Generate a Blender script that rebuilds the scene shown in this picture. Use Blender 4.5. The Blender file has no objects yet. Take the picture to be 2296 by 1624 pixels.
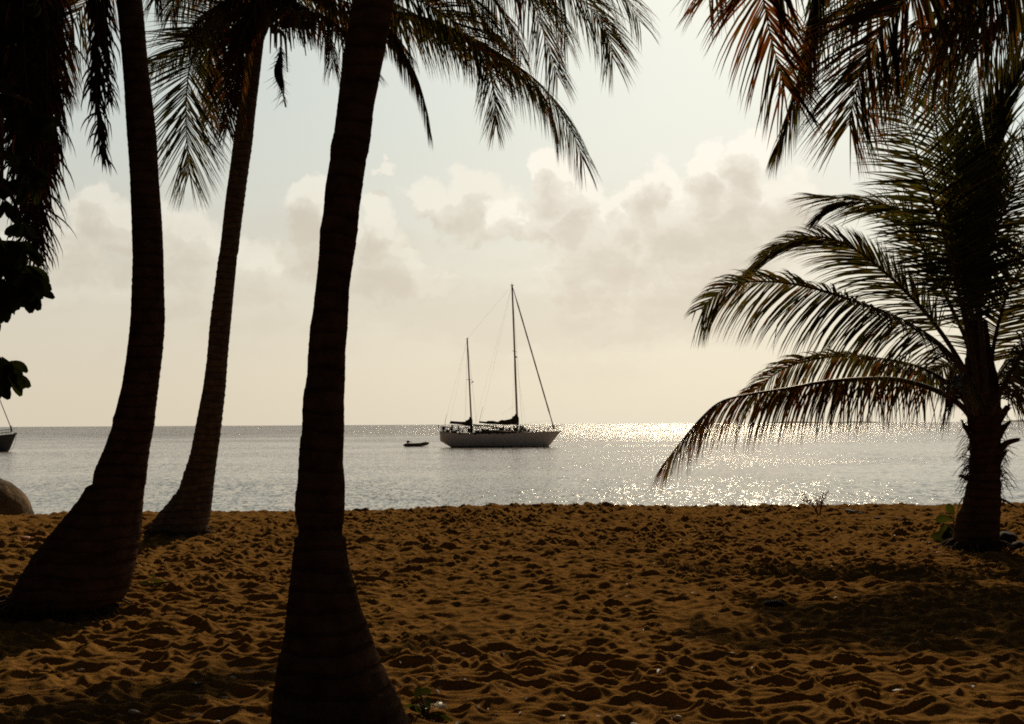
import bpy, math, random
import numpy as np
from mathutils import Vector, Matrix

S = bpy.context.scene
COL = S.collection
R = math.radians
rnd = random.Random(7)

# ------------------------------------------------------------------ camera
CAM = Vector((0, 0, 1.6)); F = 2423.0; W0, H0 = 2296.0, 1624.0
PITCH, ROLL = 3.295, -0.30
cam_rot = Matrix.Rotation(R(90 + PITCH), 3, 'X') @ Matrix.Rotation(R(ROLL), 3, 'Z')
cd = bpy.data.cameras.new('camera'); cd.sensor_width = 36; cd.lens = 36 * F / W0
cd.clip_start = 0.05; cd.clip_end = 90000
cam = bpy.data.objects.new('camera', cd); COL.objects.link(cam)
cam.matrix_world = Matrix.Translation(CAM) @ cam_rot.to_4x4()
S.camera = cam
S.render.resolution_x, S.render.resolution_y = 1024, 724

def ray(x, y):
    return cam_rot @ Vector(((x - W0 / 2) / F, -(y - H0 / 2) / F, -1))
def P(x, y, d):                                   # picture point at forward distance d (metres)
    r = ray(x, y); return CAM + r * (d / r.y)
def G(x, y, z=0.0):                               # picture point on the level z
    r = ray(x, y); return CAM + r * ((z - CAM.z) / r.z)

# ------------------------------------------------------------------ light
SUN_AZ, SUN_EL = 11.6, 35.0
sd = Vector((math.sin(R(SUN_AZ)) * math.cos(R(SUN_EL)), math.cos(R(SUN_AZ)) * math.cos(R(SUN_EL)), math.sin(R(SUN_EL))))
sl = bpy.data.lights.new('sun', 'SUN'); sl.energy = 3.4; sl.angle = R(0.53); sl.color = (1.0, 0.80, 0.55)
so = bpy.data.objects.new('sun', sl); COL.objects.link(so)
so.rotation_euler = sd.to_track_quat('Z', 'Y').to_euler()

VS = S.view_settings
S.display_settings.display_device = 'sRGB'
VS.view_transform = 'Standard'; VS.look = 'None'; VS.exposure = 0.0; VS.gamma = 1.0; VS.use_curve_mapping = False

# tiny expression language for shader nodes
class E:
    def __init__(s, nt, sock): s.nt, s.s = nt, sock
    def _b(s, op, o, rev=False):
        n = s.nt.nodes.new('ShaderNodeMath'); n.operation = op
        a, b = (o, s) if rev else (s, o)
        for i, v in enumerate((a, b)):
            if isinstance(v, E): s.nt.links.new(v.s, n.inputs[i])
            elif v is not None: n.inputs[i].default_value = v
        return E(s.nt, n.outputs[0])
    def __add__(s, o): return s._b('ADD', o)
    __radd__ = __add__
    def __sub__(s, o): return s._b('SUBTRACT', o)
    def __rsub__(s, o): return s._b('SUBTRACT', o, True)
    def __mul__(s, o): return s._b('MULTIPLY', o)
    __rmul__ = __mul__
    def __truediv__(s, o): return s._b('DIVIDE', o)
    def mx(s, o): return s._b('MAXIMUM', o)
    def mn(s, o): return s._b('MINIMUM', o)
    def pw(s, o): return s._b('POWER', o)
    def f(s, op): return s._b(op, None)
    def ss(s, a, b, lo=0.0, hi=1.0, mode='SMOOTHSTEP'):
        n = s.nt.nodes.new('ShaderNodeMapRange'); n.interpolation_type = mode
        s.nt.links.new(s.s, n.inputs[0])
        for i, v in enumerate((a, b, lo, hi)): n.inputs[i + 1].default_value = v
        return E(s.nt, n.outputs[0])
def mixc(nt, fac, a, b, mode='MIX'):
    n = nt.nodes.new('ShaderNodeMix'); n.data_type = 'RGBA'; n.blend_type = mode; n.clamp_factor = True
    if isinstance(fac, E): nt.links.new(fac.s, n.inputs[0])
    else: n.inputs[0].default_value = fac
    for i, v in ((6, a), (7, b)):
        if isinstance(v, tuple): n.inputs[i].default_value = (*v[:3], 1)
        else: nt.links.new(v.s if isinstance(v, E) else v, n.inputs[i])
    return n.outputs[2]
def noise(nt, vec, scale, detail=4, rough=.5, out=0, dim='3D', dist=0.0):
    n = nt.nodes.new('ShaderNodeTexNoise'); n.noise_dimensions = dim
    if vec is not None: nt.links.new(vec, n.inputs['Vector'])
    n.inputs['Scale'].default_value = scale; n.inputs['Detail'].default_value = detail
    n.inputs['Roughness'].default_value = rough; n.inputs['Distortion'].default_value = dist
    return E(nt, n.outputs[out])
def comb(nt, x, y, z=0.0):
    n = nt.nodes.new('ShaderNodeCombineXYZ')
    for i, v in enumerate((x, y, z)):
        if isinstance(v, E): nt.links.new(v.s, n.inputs[i])
        else: n.inputs[i].default_value = v
    return n.outputs[0]

def build_world():
    w = bpy.data.worlds.new('World'); S.world = w; w.use_nodes = True
    nt = w.node_tree; nt.nodes.clear()
    out = nt.nodes.new('ShaderNodeOutputWorld'); bg = nt.nodes.new('ShaderNodeBackground')
    sky = nt.nodes.new('ShaderNodeTexSky'); sky.sky_type = 'NISHITA'; sky.sun_disc = False
    sky.sun_elevation = R(SUN_EL); sky.sun_rotation = R(SUN_AZ)
    sky.dust_density = 3.0; sky.air_density = 1.0; sky.ozone_density = 1.0
    tc = nt.nodes.new('ShaderNodeTexCoord')
    sp = nt.nodes.new('ShaderNodeSeparateXYZ'); nt.links.new(tc.outputs['Generated'], sp.inputs[0])
    x, y, z = (E(nt, sp.outputs[i]) for i in range(3))
    az = x._b('ARCTAN2', y) * (180 / math.pi)
    el = z.mn(1.0).mx(-1.0).f('ARCSINE') * (180 / math.pi)
    dot = (x * sd.x + y * sd.y + z * sd.z).mn(1.0).mx(-1.0)
    th = dot.f('ARCCOSINE') * (180 / math.pi)          # angle from the sun
    # thin bright veil of high haze round the sun, thicker air at the horizon
    low = el.ss(0, 24, 0, 1, 'LINEAR')
    side = az.ss(-26, 16, 0, 1, 'SMOOTHSTEP')
    horizon = mixc(nt, side, (.600, .530, .410), (.715, .645, .505))
    upper = mixc(nt, side, (.480, .525, .490), (.680, .700, .620))
    veil = mixc(nt, low.ss(0, .8), horizon, upper)
    # cooler again far right of the sun's azimuth
    veil = mixc(nt, az.ss(13, 27) * low.ss(.25, .8) * .8, veil, (.600, .680, .655))
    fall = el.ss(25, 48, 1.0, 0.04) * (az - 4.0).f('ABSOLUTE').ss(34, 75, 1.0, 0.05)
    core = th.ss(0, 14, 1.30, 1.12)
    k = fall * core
    kn = nt.nodes.new('ShaderNodeVectorMath'); kn.operation = 'SCALE'
    # --- cumulus bank
    dirn = comb(nt, az, el, 0.0)
    w1 = noise(nt, dirn, .42, 5, .6, out=1)
    sw = nt.nodes.new('ShaderNodeSeparateColor'); nt.links.new(w1.s, sw.inputs[0])
    wx = (E(nt, sw.outputs[0]) - .5) * 4.2; wy = (E(nt, sw.outputs[1]) - .5) * 3.4
    a2, e2 = az + wx, el + wy
    def a_e(px, py):
        r = ray(px, py); r.normalize()
        return math.degrees(math.atan2(r.x, r.y)), math.degrees(math.asin(r.z))
    deg = math.degrees(1 / F)
    def field(bl, da=0.0, de=0.0):
        f = None
        for (px, py, rx, ry) in bl:
            a, e = a_e(px, py)
            u = (a2 - (a - da)) * (1 / (rx * deg)); v = (e2 - (e - de)) * (1 / (ry * deg))
            q = 1.0 - (u * u + v * v)
            f = q if f is None else f.mx(q)
        return f
    big = [(1690, 345, 58, 62), (1600, 372, 48, 52), (1640, 450, 120, 105), (1770, 455, 85, 75), (1480, 415, 58, 62),
           (1415, 460, 55, 50), (1540, 500, 150, 110), (1245, 392, 62, 48), (1300, 450, 75, 75), (1230, 470, 60, 70),
           (1370, 540, 150, 110), (1640, 570, 230, 120), (1330, 610, 150, 90), (1560, 640, 210, 90), (1430, 720, 190, 60), (1160, 500, 90, 60)]
    mid = [(1100, 495, 130, 62), (1060, 430, 78, 52), (965, 438, 60, 38), (1010, 465, 85, 52), (1130, 460, 70, 48), (700, 445, 62, 55), (730, 520, 90, 90), (862, 378, 32, 16), (845, 500, 45, 60), (870, 570, 75, 60), (935, 625, 95, 45),
           (830, 620, 130, 60), (225, 455, 62, 58), (190, 530, 70, 80), (300, 510, 100, 70), (430, 545, 90, 80),
           (580, 600, 130, 70), (400, 650, 190, 70), (150, 640, 120, 60), (70, 560, 70, 80)]
    n2 = noise(nt, comb(nt, az, el * 1.15, 3.1), .30, 8, .58)
    n3 = noise(nt, comb(nt, az + wx * .6, el * 1.3 + wy * .6, 9.7), .62, 9, .64)
    n4 = noise(nt, comb(nt, az * .5, el * 1.6, 5.0), .16, 5, .55)
    res = veil
    for bl, amt, hi, lo_ in ((mid, .85, (.735, .700, .590), (.500, .445, .355)), (big, 1.0, (.795, .755, .655), (.520, .465, .380))):
        f = field(bl)
        d = f + (n2 - .5) * 1.15 + (n3 - .5) * .75
        m = d.ss(-.12, .50) * el.ss(1.0, 8.5)
        g = field(bl, .35, 1.5)
        shade = (g + (n2 - .5) * .7 + (n3 - .5) * 1.5 + (n4 - .5) * 1.2).ss(.15, 1.25)
        gg = g + (n2 - .5) * 1.0 + (n3 - .5) * 1.2
        body = tuple(lo_[i] * .45 + hi[i] * .55 for i in range(3))
        c = mixc(nt, gg.ss(-.30, .30), hi, body)
        c = mixc(nt, shade, c, lo_)
        c = mixc(nt, el.ss(0, 11, .6, 0.0, 'LINEAR'), c, horizon)
        res = mixc(nt, m * amt * .92, res, c)
    # faint streaky layer low down
    st = (n4 + (n3 - .5) * .35).ss(.44, .66) * el.ss(.5, 5) * el.ss(15, 8) * .30
    res = mixc(nt, st, res, (.500, .440, .350))
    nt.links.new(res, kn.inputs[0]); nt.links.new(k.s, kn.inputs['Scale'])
    # physical sky underneath
    sk = nt.nodes.new('ShaderNodeVectorMath'); sk.operation = 'SCALE'
    nt.links.new(sky.outputs[0], sk.inputs[0]); sk.inputs['Scale'].default_value = 0.06 * .10
    ad = nt.nodes.new('ShaderNodeVectorMath'); ad.operation = 'ADD'
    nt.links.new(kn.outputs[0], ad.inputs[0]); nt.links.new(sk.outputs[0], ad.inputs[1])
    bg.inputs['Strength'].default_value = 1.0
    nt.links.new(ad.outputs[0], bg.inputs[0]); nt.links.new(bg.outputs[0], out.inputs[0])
    w.cycles.sampling_method = 'MANUAL'; w.cycles.sample_map_resolution = 512
build_world()

# ------------------------------------------------------------------ materials
def new_mat(name):
    m = bpy.data.materials.new(name); m.use_nodes = True
    nt = m.node_tree
    return m, nt, nt.nodes['Principled BSDF']
def tex_xyz(nt, kind='Object'):
    tc = nt.nodes.new('ShaderNodeTexCoord'); return tc.outputs[kind]
def simple(name, ca, cb, scale=6, rough=.7, bump=.0, bscale=30, bdist=.01, metal=0.0, spec=.12, kind='Object'):
    m, nt, b = new_mat(name)
    v = tex_xyz(nt, kind)
    n = noise(nt, v, scale, 5, .6)
    nt.links.new(mixc(nt, n.ss(.35, .65), ca, cb), b.inputs['Base Color'])
    b.inputs['Roughness'].default_value = rough; b.inputs['Metallic'].default_value = metal
    b.inputs['Specular IOR Level'].default_value = spec
    if bump:
        bn = nt.nodes.new('ShaderNodeBump'); bn.inputs['Strength'].default_value = bump; bn.inputs['Distance'].default_value = bdist
        nt.links.new(noise(nt, v, bscale, 5, .65).s, bn.inputs['Height']); nt.links.new(bn.outputs[0], b.inputs['Normal'])
    return m
def leafy(name, refl, trans, var=.5, rough=.45, tw=.5):
    m, nt, b = new_mat(name)
    v = tex_xyz(nt)
    n = noise(nt, v, 5.0, 3, .6).ss(.3, .7)
    dark = tuple(c * var for c in refl)
    nt.links.new(mixc(nt, n, dark, refl), b.inputs['Base Color'])
    b.inputs['Roughness'].default_value = rough; b.inputs['Specular IOR Level'].default_value = .12
    t = nt.nodes.new('ShaderNodeBsdfTranslucent')
    nt.links.new(mixc(nt, n, tuple(c * var for c in trans), trans), t.inputs[0])
    ms = nt.nodes.new('ShaderNodeMixShader'); ms.inputs[0].default_value = tw
    nt.links.new(b.outputs[0], ms.inputs[1]); nt.links.new(t.outputs[0], ms.inputs[2])
    nt.links.new(ms.outputs[0], nt.nodes['Material Output'].inputs[0])
    return m
M = {}
M['leaf_green'] = leafy('palm_leaf_green', (.040, .048, .012), (.075, .070, .010))
M['leaf_olive'] = leafy('palm_leaf_olive', (.060, .050, .012), (.150, .095, .012))
M['leaf_brown'] = leafy('palm_leaf_dry', (.070, .034, .012), (.250, .070, .010))
M['leaf_dead'] = leafy('palm_leaf_dead', (.040, .022, .012), (.035, .012, .004))
M['broad'] = leafy('broad_leaf', (.022, .026, .008), (.030, .034, .005), rough=.7)
M['sprout'] = leafy('sprout_leaf', (.022, .030, .006), (.050, .055, .005), rough=.45)
M['rachis'] = simple('frond_stalk', (.045, .032, .014), (.070, .045, .018), 8, .55)
M['twig'] = simple('twig', (.090, .050, .020), (.130, .080, .035), 20, .8)
M['dry_weed'] = leafy('dry_weed', (.16, .09, .035), (.20, .10, .03))
M['pale_twig'] = simple('pale_twig', (.13, .07, .03), (.20, .11, .05), 20, .8)
M['fibre'] = simple('trunk_fibre', (.040, .022, .012), (.070, .040, .020), 20, .9)
M['rock'] = simple('rock', (.050, .030, .013), (.170, .110, .055), 2.2, .95, 1.0, 7, .08)
M['coconut'] = simple('coconut_husk', (.016, .008, .005), (.035, .018, .009), 14, .8, .6, 60, .01)
M['shell'] = simple('shell_white', (.26, .20, .14), (.38, .31, .23), 30, .5)
M['pinkshell'] = simple('shell_pink', (.40, .17, .10), (.55, .30, .20), 30, .5)
M['petal'] = simple('petal_white', (.75, .72, .60), (.80, .78, .68), 30, .5)
M['hull'] = simple('hull_paint', (.80, .68, .58), (.84, .74, .65), .5, .55, .2, 2.0, .02)
M['hull_navy'] = simple('hull_paint_dark', (.10, .095, .09), (.13, .12, .11), .5, .6)
M['hull_dark'] = simple('hull_boot', (.05, .035, .03), (.07, .05, .04), 1, .5)
M['deckm'] = simple('deck', (.14, .10, .08), (.18, .14, .11), 2, .9)
M['spar'] = simple('spar', (.40, .22, .14), (.46, .27, .18), 1, .45)
M['canvas'] = simple('sail_cover', (.060, .036, .028), (.085, .050, .038), 2, .9, .6, 5, .05)
M['wire'] = simple('wire', (.16, .12, .09), (.2, .15, .12), 2, .5)
M['dark'] = simple('dark_gear', (.030, .022, .018), (.05, .036, .03), 3, .6)
M['glass'] = simple('cabin_window', (.015, .015, .015), (.03, .03, .03), 3, .15)
M['skin'] = simple('skin', (.16, .08, .05), (.20, .10, .06), 3, .6)
M['cloth'] = simple('dark_clothing', (.04, .03, .03), (.06, .045, .04), 3, .9)
M['rubber'] = simple('inflatable_tube', (.10, .085, .065), (.13, .11, .085), 3, .45)
M['island'] = simple('far_shore', (.10, .11, .09), (.16, .16, .13), .01, .9)  # colour lifted to stand in for distance haze

def bark_mat():
    m, nt, b = new_mat('palm_bark')
    v = tex_xyz(nt)
    sp = nt.nodes.new('ShaderNodeSeparateXYZ'); nt.links.new(v, sp.inputs[0])
    zz = E(nt, sp.outputs[2]); wob = noise(nt, v, 2.5, 3, .5)
    ring = ((zz * 62.0) + wob * 9.0).f('SINE').ss(.55, 1.0)
    n = noise(nt, v, 9, 6, .65)
    c = mixc(nt, n.ss(.3, .7), (.034, .020, .013), (.080, .048, .032))
    c = mixc(nt, ring * .4, c, (.014, .007, .004))
    nt.links.new(c, b.inputs['Base Color'])
    b.inputs['Roughness'].default_value = 1.0; b.inputs['Specular IOR Level'].default_value = 0.0
    bn = nt.nodes.new('ShaderNodeBump'); bn.inputs['Strength'].default_value = .7; bn.inputs['Distance'].default_value = .02
    nt.links.new((noise(nt, v, 16, 6, .7) * .7 - ring * .7).s, bn.inputs['Height']); nt.links.new(bn.outputs[0], b.inputs['Normal'])
    return m
M['bark'] = bark_mat()
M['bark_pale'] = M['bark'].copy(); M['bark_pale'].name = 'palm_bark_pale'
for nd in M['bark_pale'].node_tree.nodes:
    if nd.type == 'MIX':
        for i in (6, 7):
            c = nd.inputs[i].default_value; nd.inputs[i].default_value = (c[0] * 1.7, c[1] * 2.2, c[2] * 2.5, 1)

def sand_mat():
    m, nt, b = new_mat('beach_sand')
    v = tex_xyz(nt)
    n = noise(nt, v, .9, 6, .6); g = noise(nt, v, 140, 2, .6); q = noise(nt, v, 6, 4, .6)
    c = mixc(nt, n.ss(.3, .7), (.119, .0545, .0125), (.164, .081, .0200))
    c = mixc(nt, g.ss(.3, .75), c, (.245, .134, .042))
    c = mixc(nt, q.ss(.62, .74) * .7, c, (.070, .026, .006))
    nt.links.new(c, b.inputs['Base Color'])
    b.inputs['Roughness'].default_value = 1.0; b.inputs['Specular IOR Level'].default_value = 0.0
    bn = nt.nodes.new('ShaderNodeBump'); bn.inputs['Strength'].default_value = .8; bn.inputs['Distance'].default_value = .012
    nt.links.new((noise(nt, v, 26, 5, .7) + g * .25).s, bn.inputs['Height']); nt.links.new(bn.outputs[0], b.inputs['Normal'])
    return m
M['sand'] = sand_mat()

def water_mat():
    m, nt, b = new_mat('sea_water')
    geo = nt.nodes.new('ShaderNodeNewGeometry')
    sp = nt.nodes.new('ShaderNodeSeparateXYZ'); nt.links.new(geo.outputs['Position'], sp.inputs[0])
    x, y = E(nt, sp.outputs[0]), E(nt, sp.outputs[1])
    far = y.ss(80, 420, 0, 1)
    # wave slopes (real small waves, steeper out in the open bay)
    vec = comb(nt, x * .8, y * 1.0, 0)
    def slope(scale, det, seed):
        n = noise(nt, comb(nt, x * .8, y, seed), scale, det, .6, out=1)
        s = nt.nodes.new('ShaderNodeSeparateColor'); nt.links.new(n.s, s.inputs[0])
        return E(nt, s.outputs[0]) - .5, E(nt, s.outputs[1]) - .5
    def crest(scale, st, seed):
        n = noise(nt, comb(nt, x + y * .12, y * st, seed), scale, 1, .5, out=1)
        s = nt.nodes.new('ShaderNodeSeparateColor'); nt.links.new(n.s, s.inputs[0])
        return E(nt, s.outputs[0]) - .5, E(nt, s.outputs[1]) - .5
    ax, ay = slope(2.6, 3, 0.0); bx, by = crest(6.5, .30, 4.0); cx_, cy_ = slope(.5, 2, 8.0); dx_, dy_ = crest(17.0, .25, 12.0)
    patch = noise(nt, comb(nt, x * .35, y * 1.0, 2.0), .035, 4, .55).ss(.34, .66, .55, 1.15)
    amp = (far * .92 + .58) * patch
    sx = (ax * .9 + bx * 1.15 + cx_ * .35 + dx_ * 1.05) * amp * (1.0 - far * .22)
    sy = (ay * .9 + by * 1.0 + cy_ * .3 + dy_ * 1.0 - .17) * amp
    nn = comb(nt, sx, sy, 1.0)
    nv = nt.nodes.new('ShaderNodeVectorMath'); nv.operation = 'NORMALIZE'; nt.links.new(nn, nv.inputs[0])
    nt.links.new(nv.outputs[0], b.inputs['Normal'])
    sh = mixc(nt, y.ss(34, 90), (.215, .215, .190), (.290, .245, .215))  # paler far out, colour standing in for sky reflection lost on steeper waves
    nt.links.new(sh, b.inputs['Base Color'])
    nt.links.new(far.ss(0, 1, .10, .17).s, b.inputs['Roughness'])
    b.inputs['IOR'].default_value = 1.34; b.inputs['Specular IOR Level'].default_value = .62
    return m
M['water'] = water_mat()

# ------------------------------------------------------------------ object helpers
def tag(o, label=None, cat=None, group=None, kind=None):
    if label: o['label'] = label
    if cat: o['category'] = cat
    if group: o['group'] = group
    if kind: o['kind'] = kind
    return o
def empty(name, loc, label, cat, group=None):
    o = bpy.data.objects.new(name, None); COL.objects.link(o); o.location = loc
    o.empty_display_size = .2
    return tag(o, label, cat, group)
class MB:
    def __init__(s): s.v, s.f, s.m = [], [], []
    def add(s, vs, fs, mi=0):
        o = len(s.v); s.v.extend(vs); s.f.extend([tuple(i + o for i in f) for f in fs]); s.m.extend([mi] * len(fs))
    def tube(s, pts, rad, k=8, mi=0, cap=True):
        pts = [Vector(p) for p in pts]; n = len(pts)
        if not hasattr(rad, '__len__'): rad = [rad] * n
        up = Vector((0, 1, 0.03)); vs, fs = [], []
        a = None
        for i, p in enumerate(pts):
            t = (pts[min(i + 1, n - 1)] - pts[max(i - 1, 0)]).normalized()
            if a is None:
                a = t.cross(up)
                if a.length < .05: a = t.cross(Vector((1, 0, 0)))
            a = (a - t * a.dot(t)).normalized(); b_ = t.cross(a)
            for j in range(k):
                an = 2 * math.pi * j / k
                vs.append(p + (a * math.cos(an) + b_ * math.sin(an)) * rad[i])
        for i in range(n - 1):
            for j in range(k):
                fs.append((i * k + j, i * k + (j + 1) % k, (i + 1) * k + (j + 1) % k, (i + 1) * k + j))
        if cap: fs += [tuple(range(k))[::-1], tuple(range((n - 1) * k, n * k))]
        s.add(vs, fs, mi)
    def box(s, c, size, mi=0, bev=0.0, rot=None):
        cx, cy, cz = c; hx, hy, hz = (v / 2 for v in size)
        b = min(bev, hx * .45, hy * .45, hz * .45)
        lv = [(hx, hy, -hz + b), (hx, hy, hz - b)]
        ring = []
        if b > 0:
            outl = [(hx, -hy + b), (hx, hy - b), (hx - b, hy), (-hx + b, hy), (-hx, hy - b), (-hx, -hy + b), (-hx + b, -hy), (hx - b, -hy)]
            inn = [(x * (hx - b) / hx, y * (hy - b) / hy) for x, y in outl]
            rings = [(inn, -hz), (outl, -hz + b), (outl, hz - b), (inn, hz)]
        else:
            outl = [(hx, -hy), (hx, hy), (-hx, hy), (-hx, -hy)]; rings = [(outl, -hz), (outl, hz)]
        k = len(outl); vs = []
        for rg, z in rings:
            for x, y in rg:
                v = Vector((x, y, z))
                if rot is not None: v = rot @ v
                vs.append(v + Vector(c))
        fs = []
        for i in range(len(rings) - 1):
            for j in range(k):
                fs.append((i * k + j, i * k + (j + 1) % k, (i + 1) * k + (j + 1) % k, (i + 1) * k + j))
        fs += [tuple(range(k))[::-1], tuple(range((len(rings) - 1) * k, len(rings) * k))]
        s.add(vs, fs, mi)
    def build(s, name, mats, parent=None, smooth=True):
        me = bpy.data.meshes.new(name); me.from_pydata([tuple(v) for v in s.v], [], s.f)
        if not isinstance(mats, (list, tuple)): mats = [mats]
        for mt in mats: me.materials.append(mt)
        if len(mats) > 1: me.polygons.foreach_set('material_index', s.m)
        if smooth: me.polygons.foreach_set('use_smooth', [True] * len(me.polygons))
        me.update()
        o = bpy.data.objects.new(name, me); COL.objects.link(o)
        if parent is not None:
            o.parent = parent
            o.matrix_parent_inverse = Matrix.Translation(-parent.location)
        return o
def catmull(pts, n):
    pts = [Vector(p) for p in pts]
    q = [pts[0] * 2 - pts[1]] + pts + [pts[-1] * 2 - pts[-2]]
    seg = [(pts[i + 1] - pts[i]).length for i in range(len(pts) - 1)]
    tot = sum(seg); out = []
    for k in range(n + 1):
        s = tot * k / n; i = 0
        while i < len(seg) - 1 and s > seg[i]: s -= seg[i]; i += 1
        t = s / seg[i] if seg[i] else 0
        p0, p1, p2, p3 = q[i:i + 4]
        out.append(.5 * ((2 * p1) + (p2 - p0) * t + (2 * p0 - 5 * p1 + 4 * p2 - p3) * t * t + (3 * p1 - p0 - 3 * p2 + p3) * t ** 3))
    return out

# ------------------------------------------------------------------ sand
def vnoise(x, y, s, seed):
    rs = np.random.RandomState(seed); T = rs.rand(256, 256)
    x = x / s + 1000.3; y = y / s + 1000.7
    xi = np.floor(x).astype(int); yi = np.floor(y).astype(int); fx = x - xi; fy = y - yi
    fx = fx ** 3 * (fx * (fx * 6 - 15) + 10); fy = fy ** 3 * (fy * (fy * 6 - 15) + 10)
    g = lambda a, b: T[a & 255, b & 255]
    return (g(xi, yi) * (1 - fx) + g(xi + 1, yi) * fx) * (1 - fy) + (g(xi, yi + 1) * (1 - fx) + g(xi + 1, yi + 1) * fx) * fy - .5
def worley(x, y, sx, sy, seed, jit=.9):
    rs = np.random.RandomState(seed); JX = rs.rand(256, 256); JY = rs.rand(256, 256)
    x = x / sx + 500; y = y / sy + 500
    xi = np.floor(x).astype(int); yi = np.floor(y).astype(int)
    f1 = np.full(x.shape, 9.0); 
    acc = np.zeros(x.shape)
    for i in (-1, 0, 1):
        for j in (-1, 0, 1):
            a, b = (xi + i), (yi + j)
            px = a + .5 + (JX[a & 255, b & 255] - .5) * jit; py = b + .5 + (JY[a & 255, b & 255] - .5) * jit
            d = (x - px) ** 2 + (y - py) ** 2
            acc += np.exp(-d * 14.0)
    return -np.log(acc + 1e-6) / 14.0                  # smooth minimum of squared distances
def sand_height(x, y):
    wx = vnoise(x, y, .36, 1) * .24 + vnoise(x, y, .12, 2) * .06; wy = vnoise(x, y, .36, 3) * .12 + vnoise(x, y, .12, 4) * .035
    h = .078 * np.clip(worley(x + wx, y + wy, .20, .105, 5), 0, .75) * (1 + .9 * vnoise(x, y, 1.7, 21))
    h += .036 * np.clip(worley(x + wx + 9, y + wy + 4, .11, .062, 6), 0, .75) * (1 + 1.1 * vnoise(x, y, 1.1, 22))
    h += .030 * vnoise(x, y * 1.7, .24, 7) + .012 * vnoise(x, y, .10, 8) + .005 * vnoise(x, y, .05, 9)
    h += .09 * vnoise(x, y, 2.4, 10) + .08 * vnoise(x, y, 6.0, 11)
    h *= 1 + .45 * np.clip((y - 8) / 6, 0, 1)
    h -= .045
    return h
CR = [(-14, 18.6), (-8.8, 18.7), (-7, 19.1), (-4, 19.4), (-1, 20.3), (3, 20.4), (8, 20.2), (14, 20.2)]
def sand_z(x, y):
    x = np.asarray(x, float); y = np.asarray(y, float)
    cr = np.interp(x, [c[0] for c in CR], [c[1] for c in CR])
    h = sand_height(x, y)
    t = np.clip((y - cr) / 2.0, 0, 50)
    drop = np.where(t < 1, .16 * t * t, .16 + .34 * (t - 1))
    return h * np.clip(1 - (y - cr) / 8, .2, 1) - drop
def build_sand():
    ys = np.concatenate([np.linspace(-14, 3.2, 90)[:-1], 3.2 * (22.5 / 3.2) ** np.linspace(0, 1, 1000), np.linspace(22.8, 60, 60)])
    u = np.linspace(-1, 1, 1150); xs = 7.0 * u + 9 * u ** 5 + 50 * np.sign(u) * np.clip(np.abs(u) - .93, 0, 1) / .07 * .9
    X, Y = np.meshgrid(xs, ys)
    Z = sand_z(X, Y)
    co = np.stack([X, Y, Z], -1).reshape(-1, 3)
    nx, ny = len(xs), len(ys)
    i = np.arange((ny - 1) * (nx - 1)); r_, c_ = i // (nx - 1), i % (nx - 1)
    a = r_ * nx + c_
    quads = np.stack([a, a + 1, a + nx + 1, a + nx], -1)
    me = bpy.data.meshes.new('sand'); me.vertices.add(len(co)); me.vertices.foreach_set('co', co.ravel())
    me.loops.add(quads.size); me.loops.foreach_set('vertex_index', quads.ravel())
    me.polygons.add(len(quads)); me.polygons.foreach_set('loop_start', np.arange(0, quads.size, 4))
    me.polygons.foreach_set('use_smooth', np.ones(len(quads), bool))
    me.materials.append(M['sand']); me.update(calc_edges=True)
    o = bpy.data.objects.new('sand', me); COL.objects.link(o); tag(o, kind='structure')
build_sand()
def gz(x, y): return float(sand_z(x, y))
def ground(px, py):
    p = G(px, py)
    for _ in range(4): p = G(px, py, gz(p.x, p.y) * .7)
    return Vector((p.x, p.y, gz(p.x, p.y)))

WZ = -1.2
mb = MB()
wy = [23.5, 60, 200, 1000, 6000, 60000]; wx = [-60000, -3000, -300, 0, 300, 3000, 60000]
vs = [(x_, y_, WZ) for y_ in wy for x_ in wx]; n = len(wx)
mb.add(vs, [(r_ * n + c, r_ * n + c + 1, (r_ + 1) * n + c + 1, (r_ + 1) * n + c) for r_ in range(len(wy) - 1) for c in range(n - 1)])
tag(mb.build('water', M['water']), kind='structure')

# far low shore on the horizon
def island(x0, x1, h, dist, seed):
    r2 = random.Random(seed); m = MB()
    a, b = P(x0, 946, dist), P(x1, 946, dist); n = 40; vs = []
    for i in range(n + 1):
        t = i / n; x = a.x + (b.x - a.x) * t
        hh = h * math.sin(math.pi * t) ** .6 * (.55 + .45 * math.sin(t * 7 + seed) * math.sin(t * 3.1)) + r2.random() * h * .15
        for yy, k in ((-250, 0), (-90, .8), (0, 1), (90, .8), (250, 0)): vs.append((x, dist + yy, WZ - .5 + max(.3, hh) * k))
    m.add(vs, [(i * 5 + j, (i + 1) * 5 + j, (i + 1) * 5 + j + 1, i * 5 + j + 1) for i in range(n) for j in range(4)])
    tag(m.build('island', M['island']), kind='structure')
island(1720, 1975, 26, 9000, 1); island(2185, 2420, 20, 9500, 4)

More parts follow.
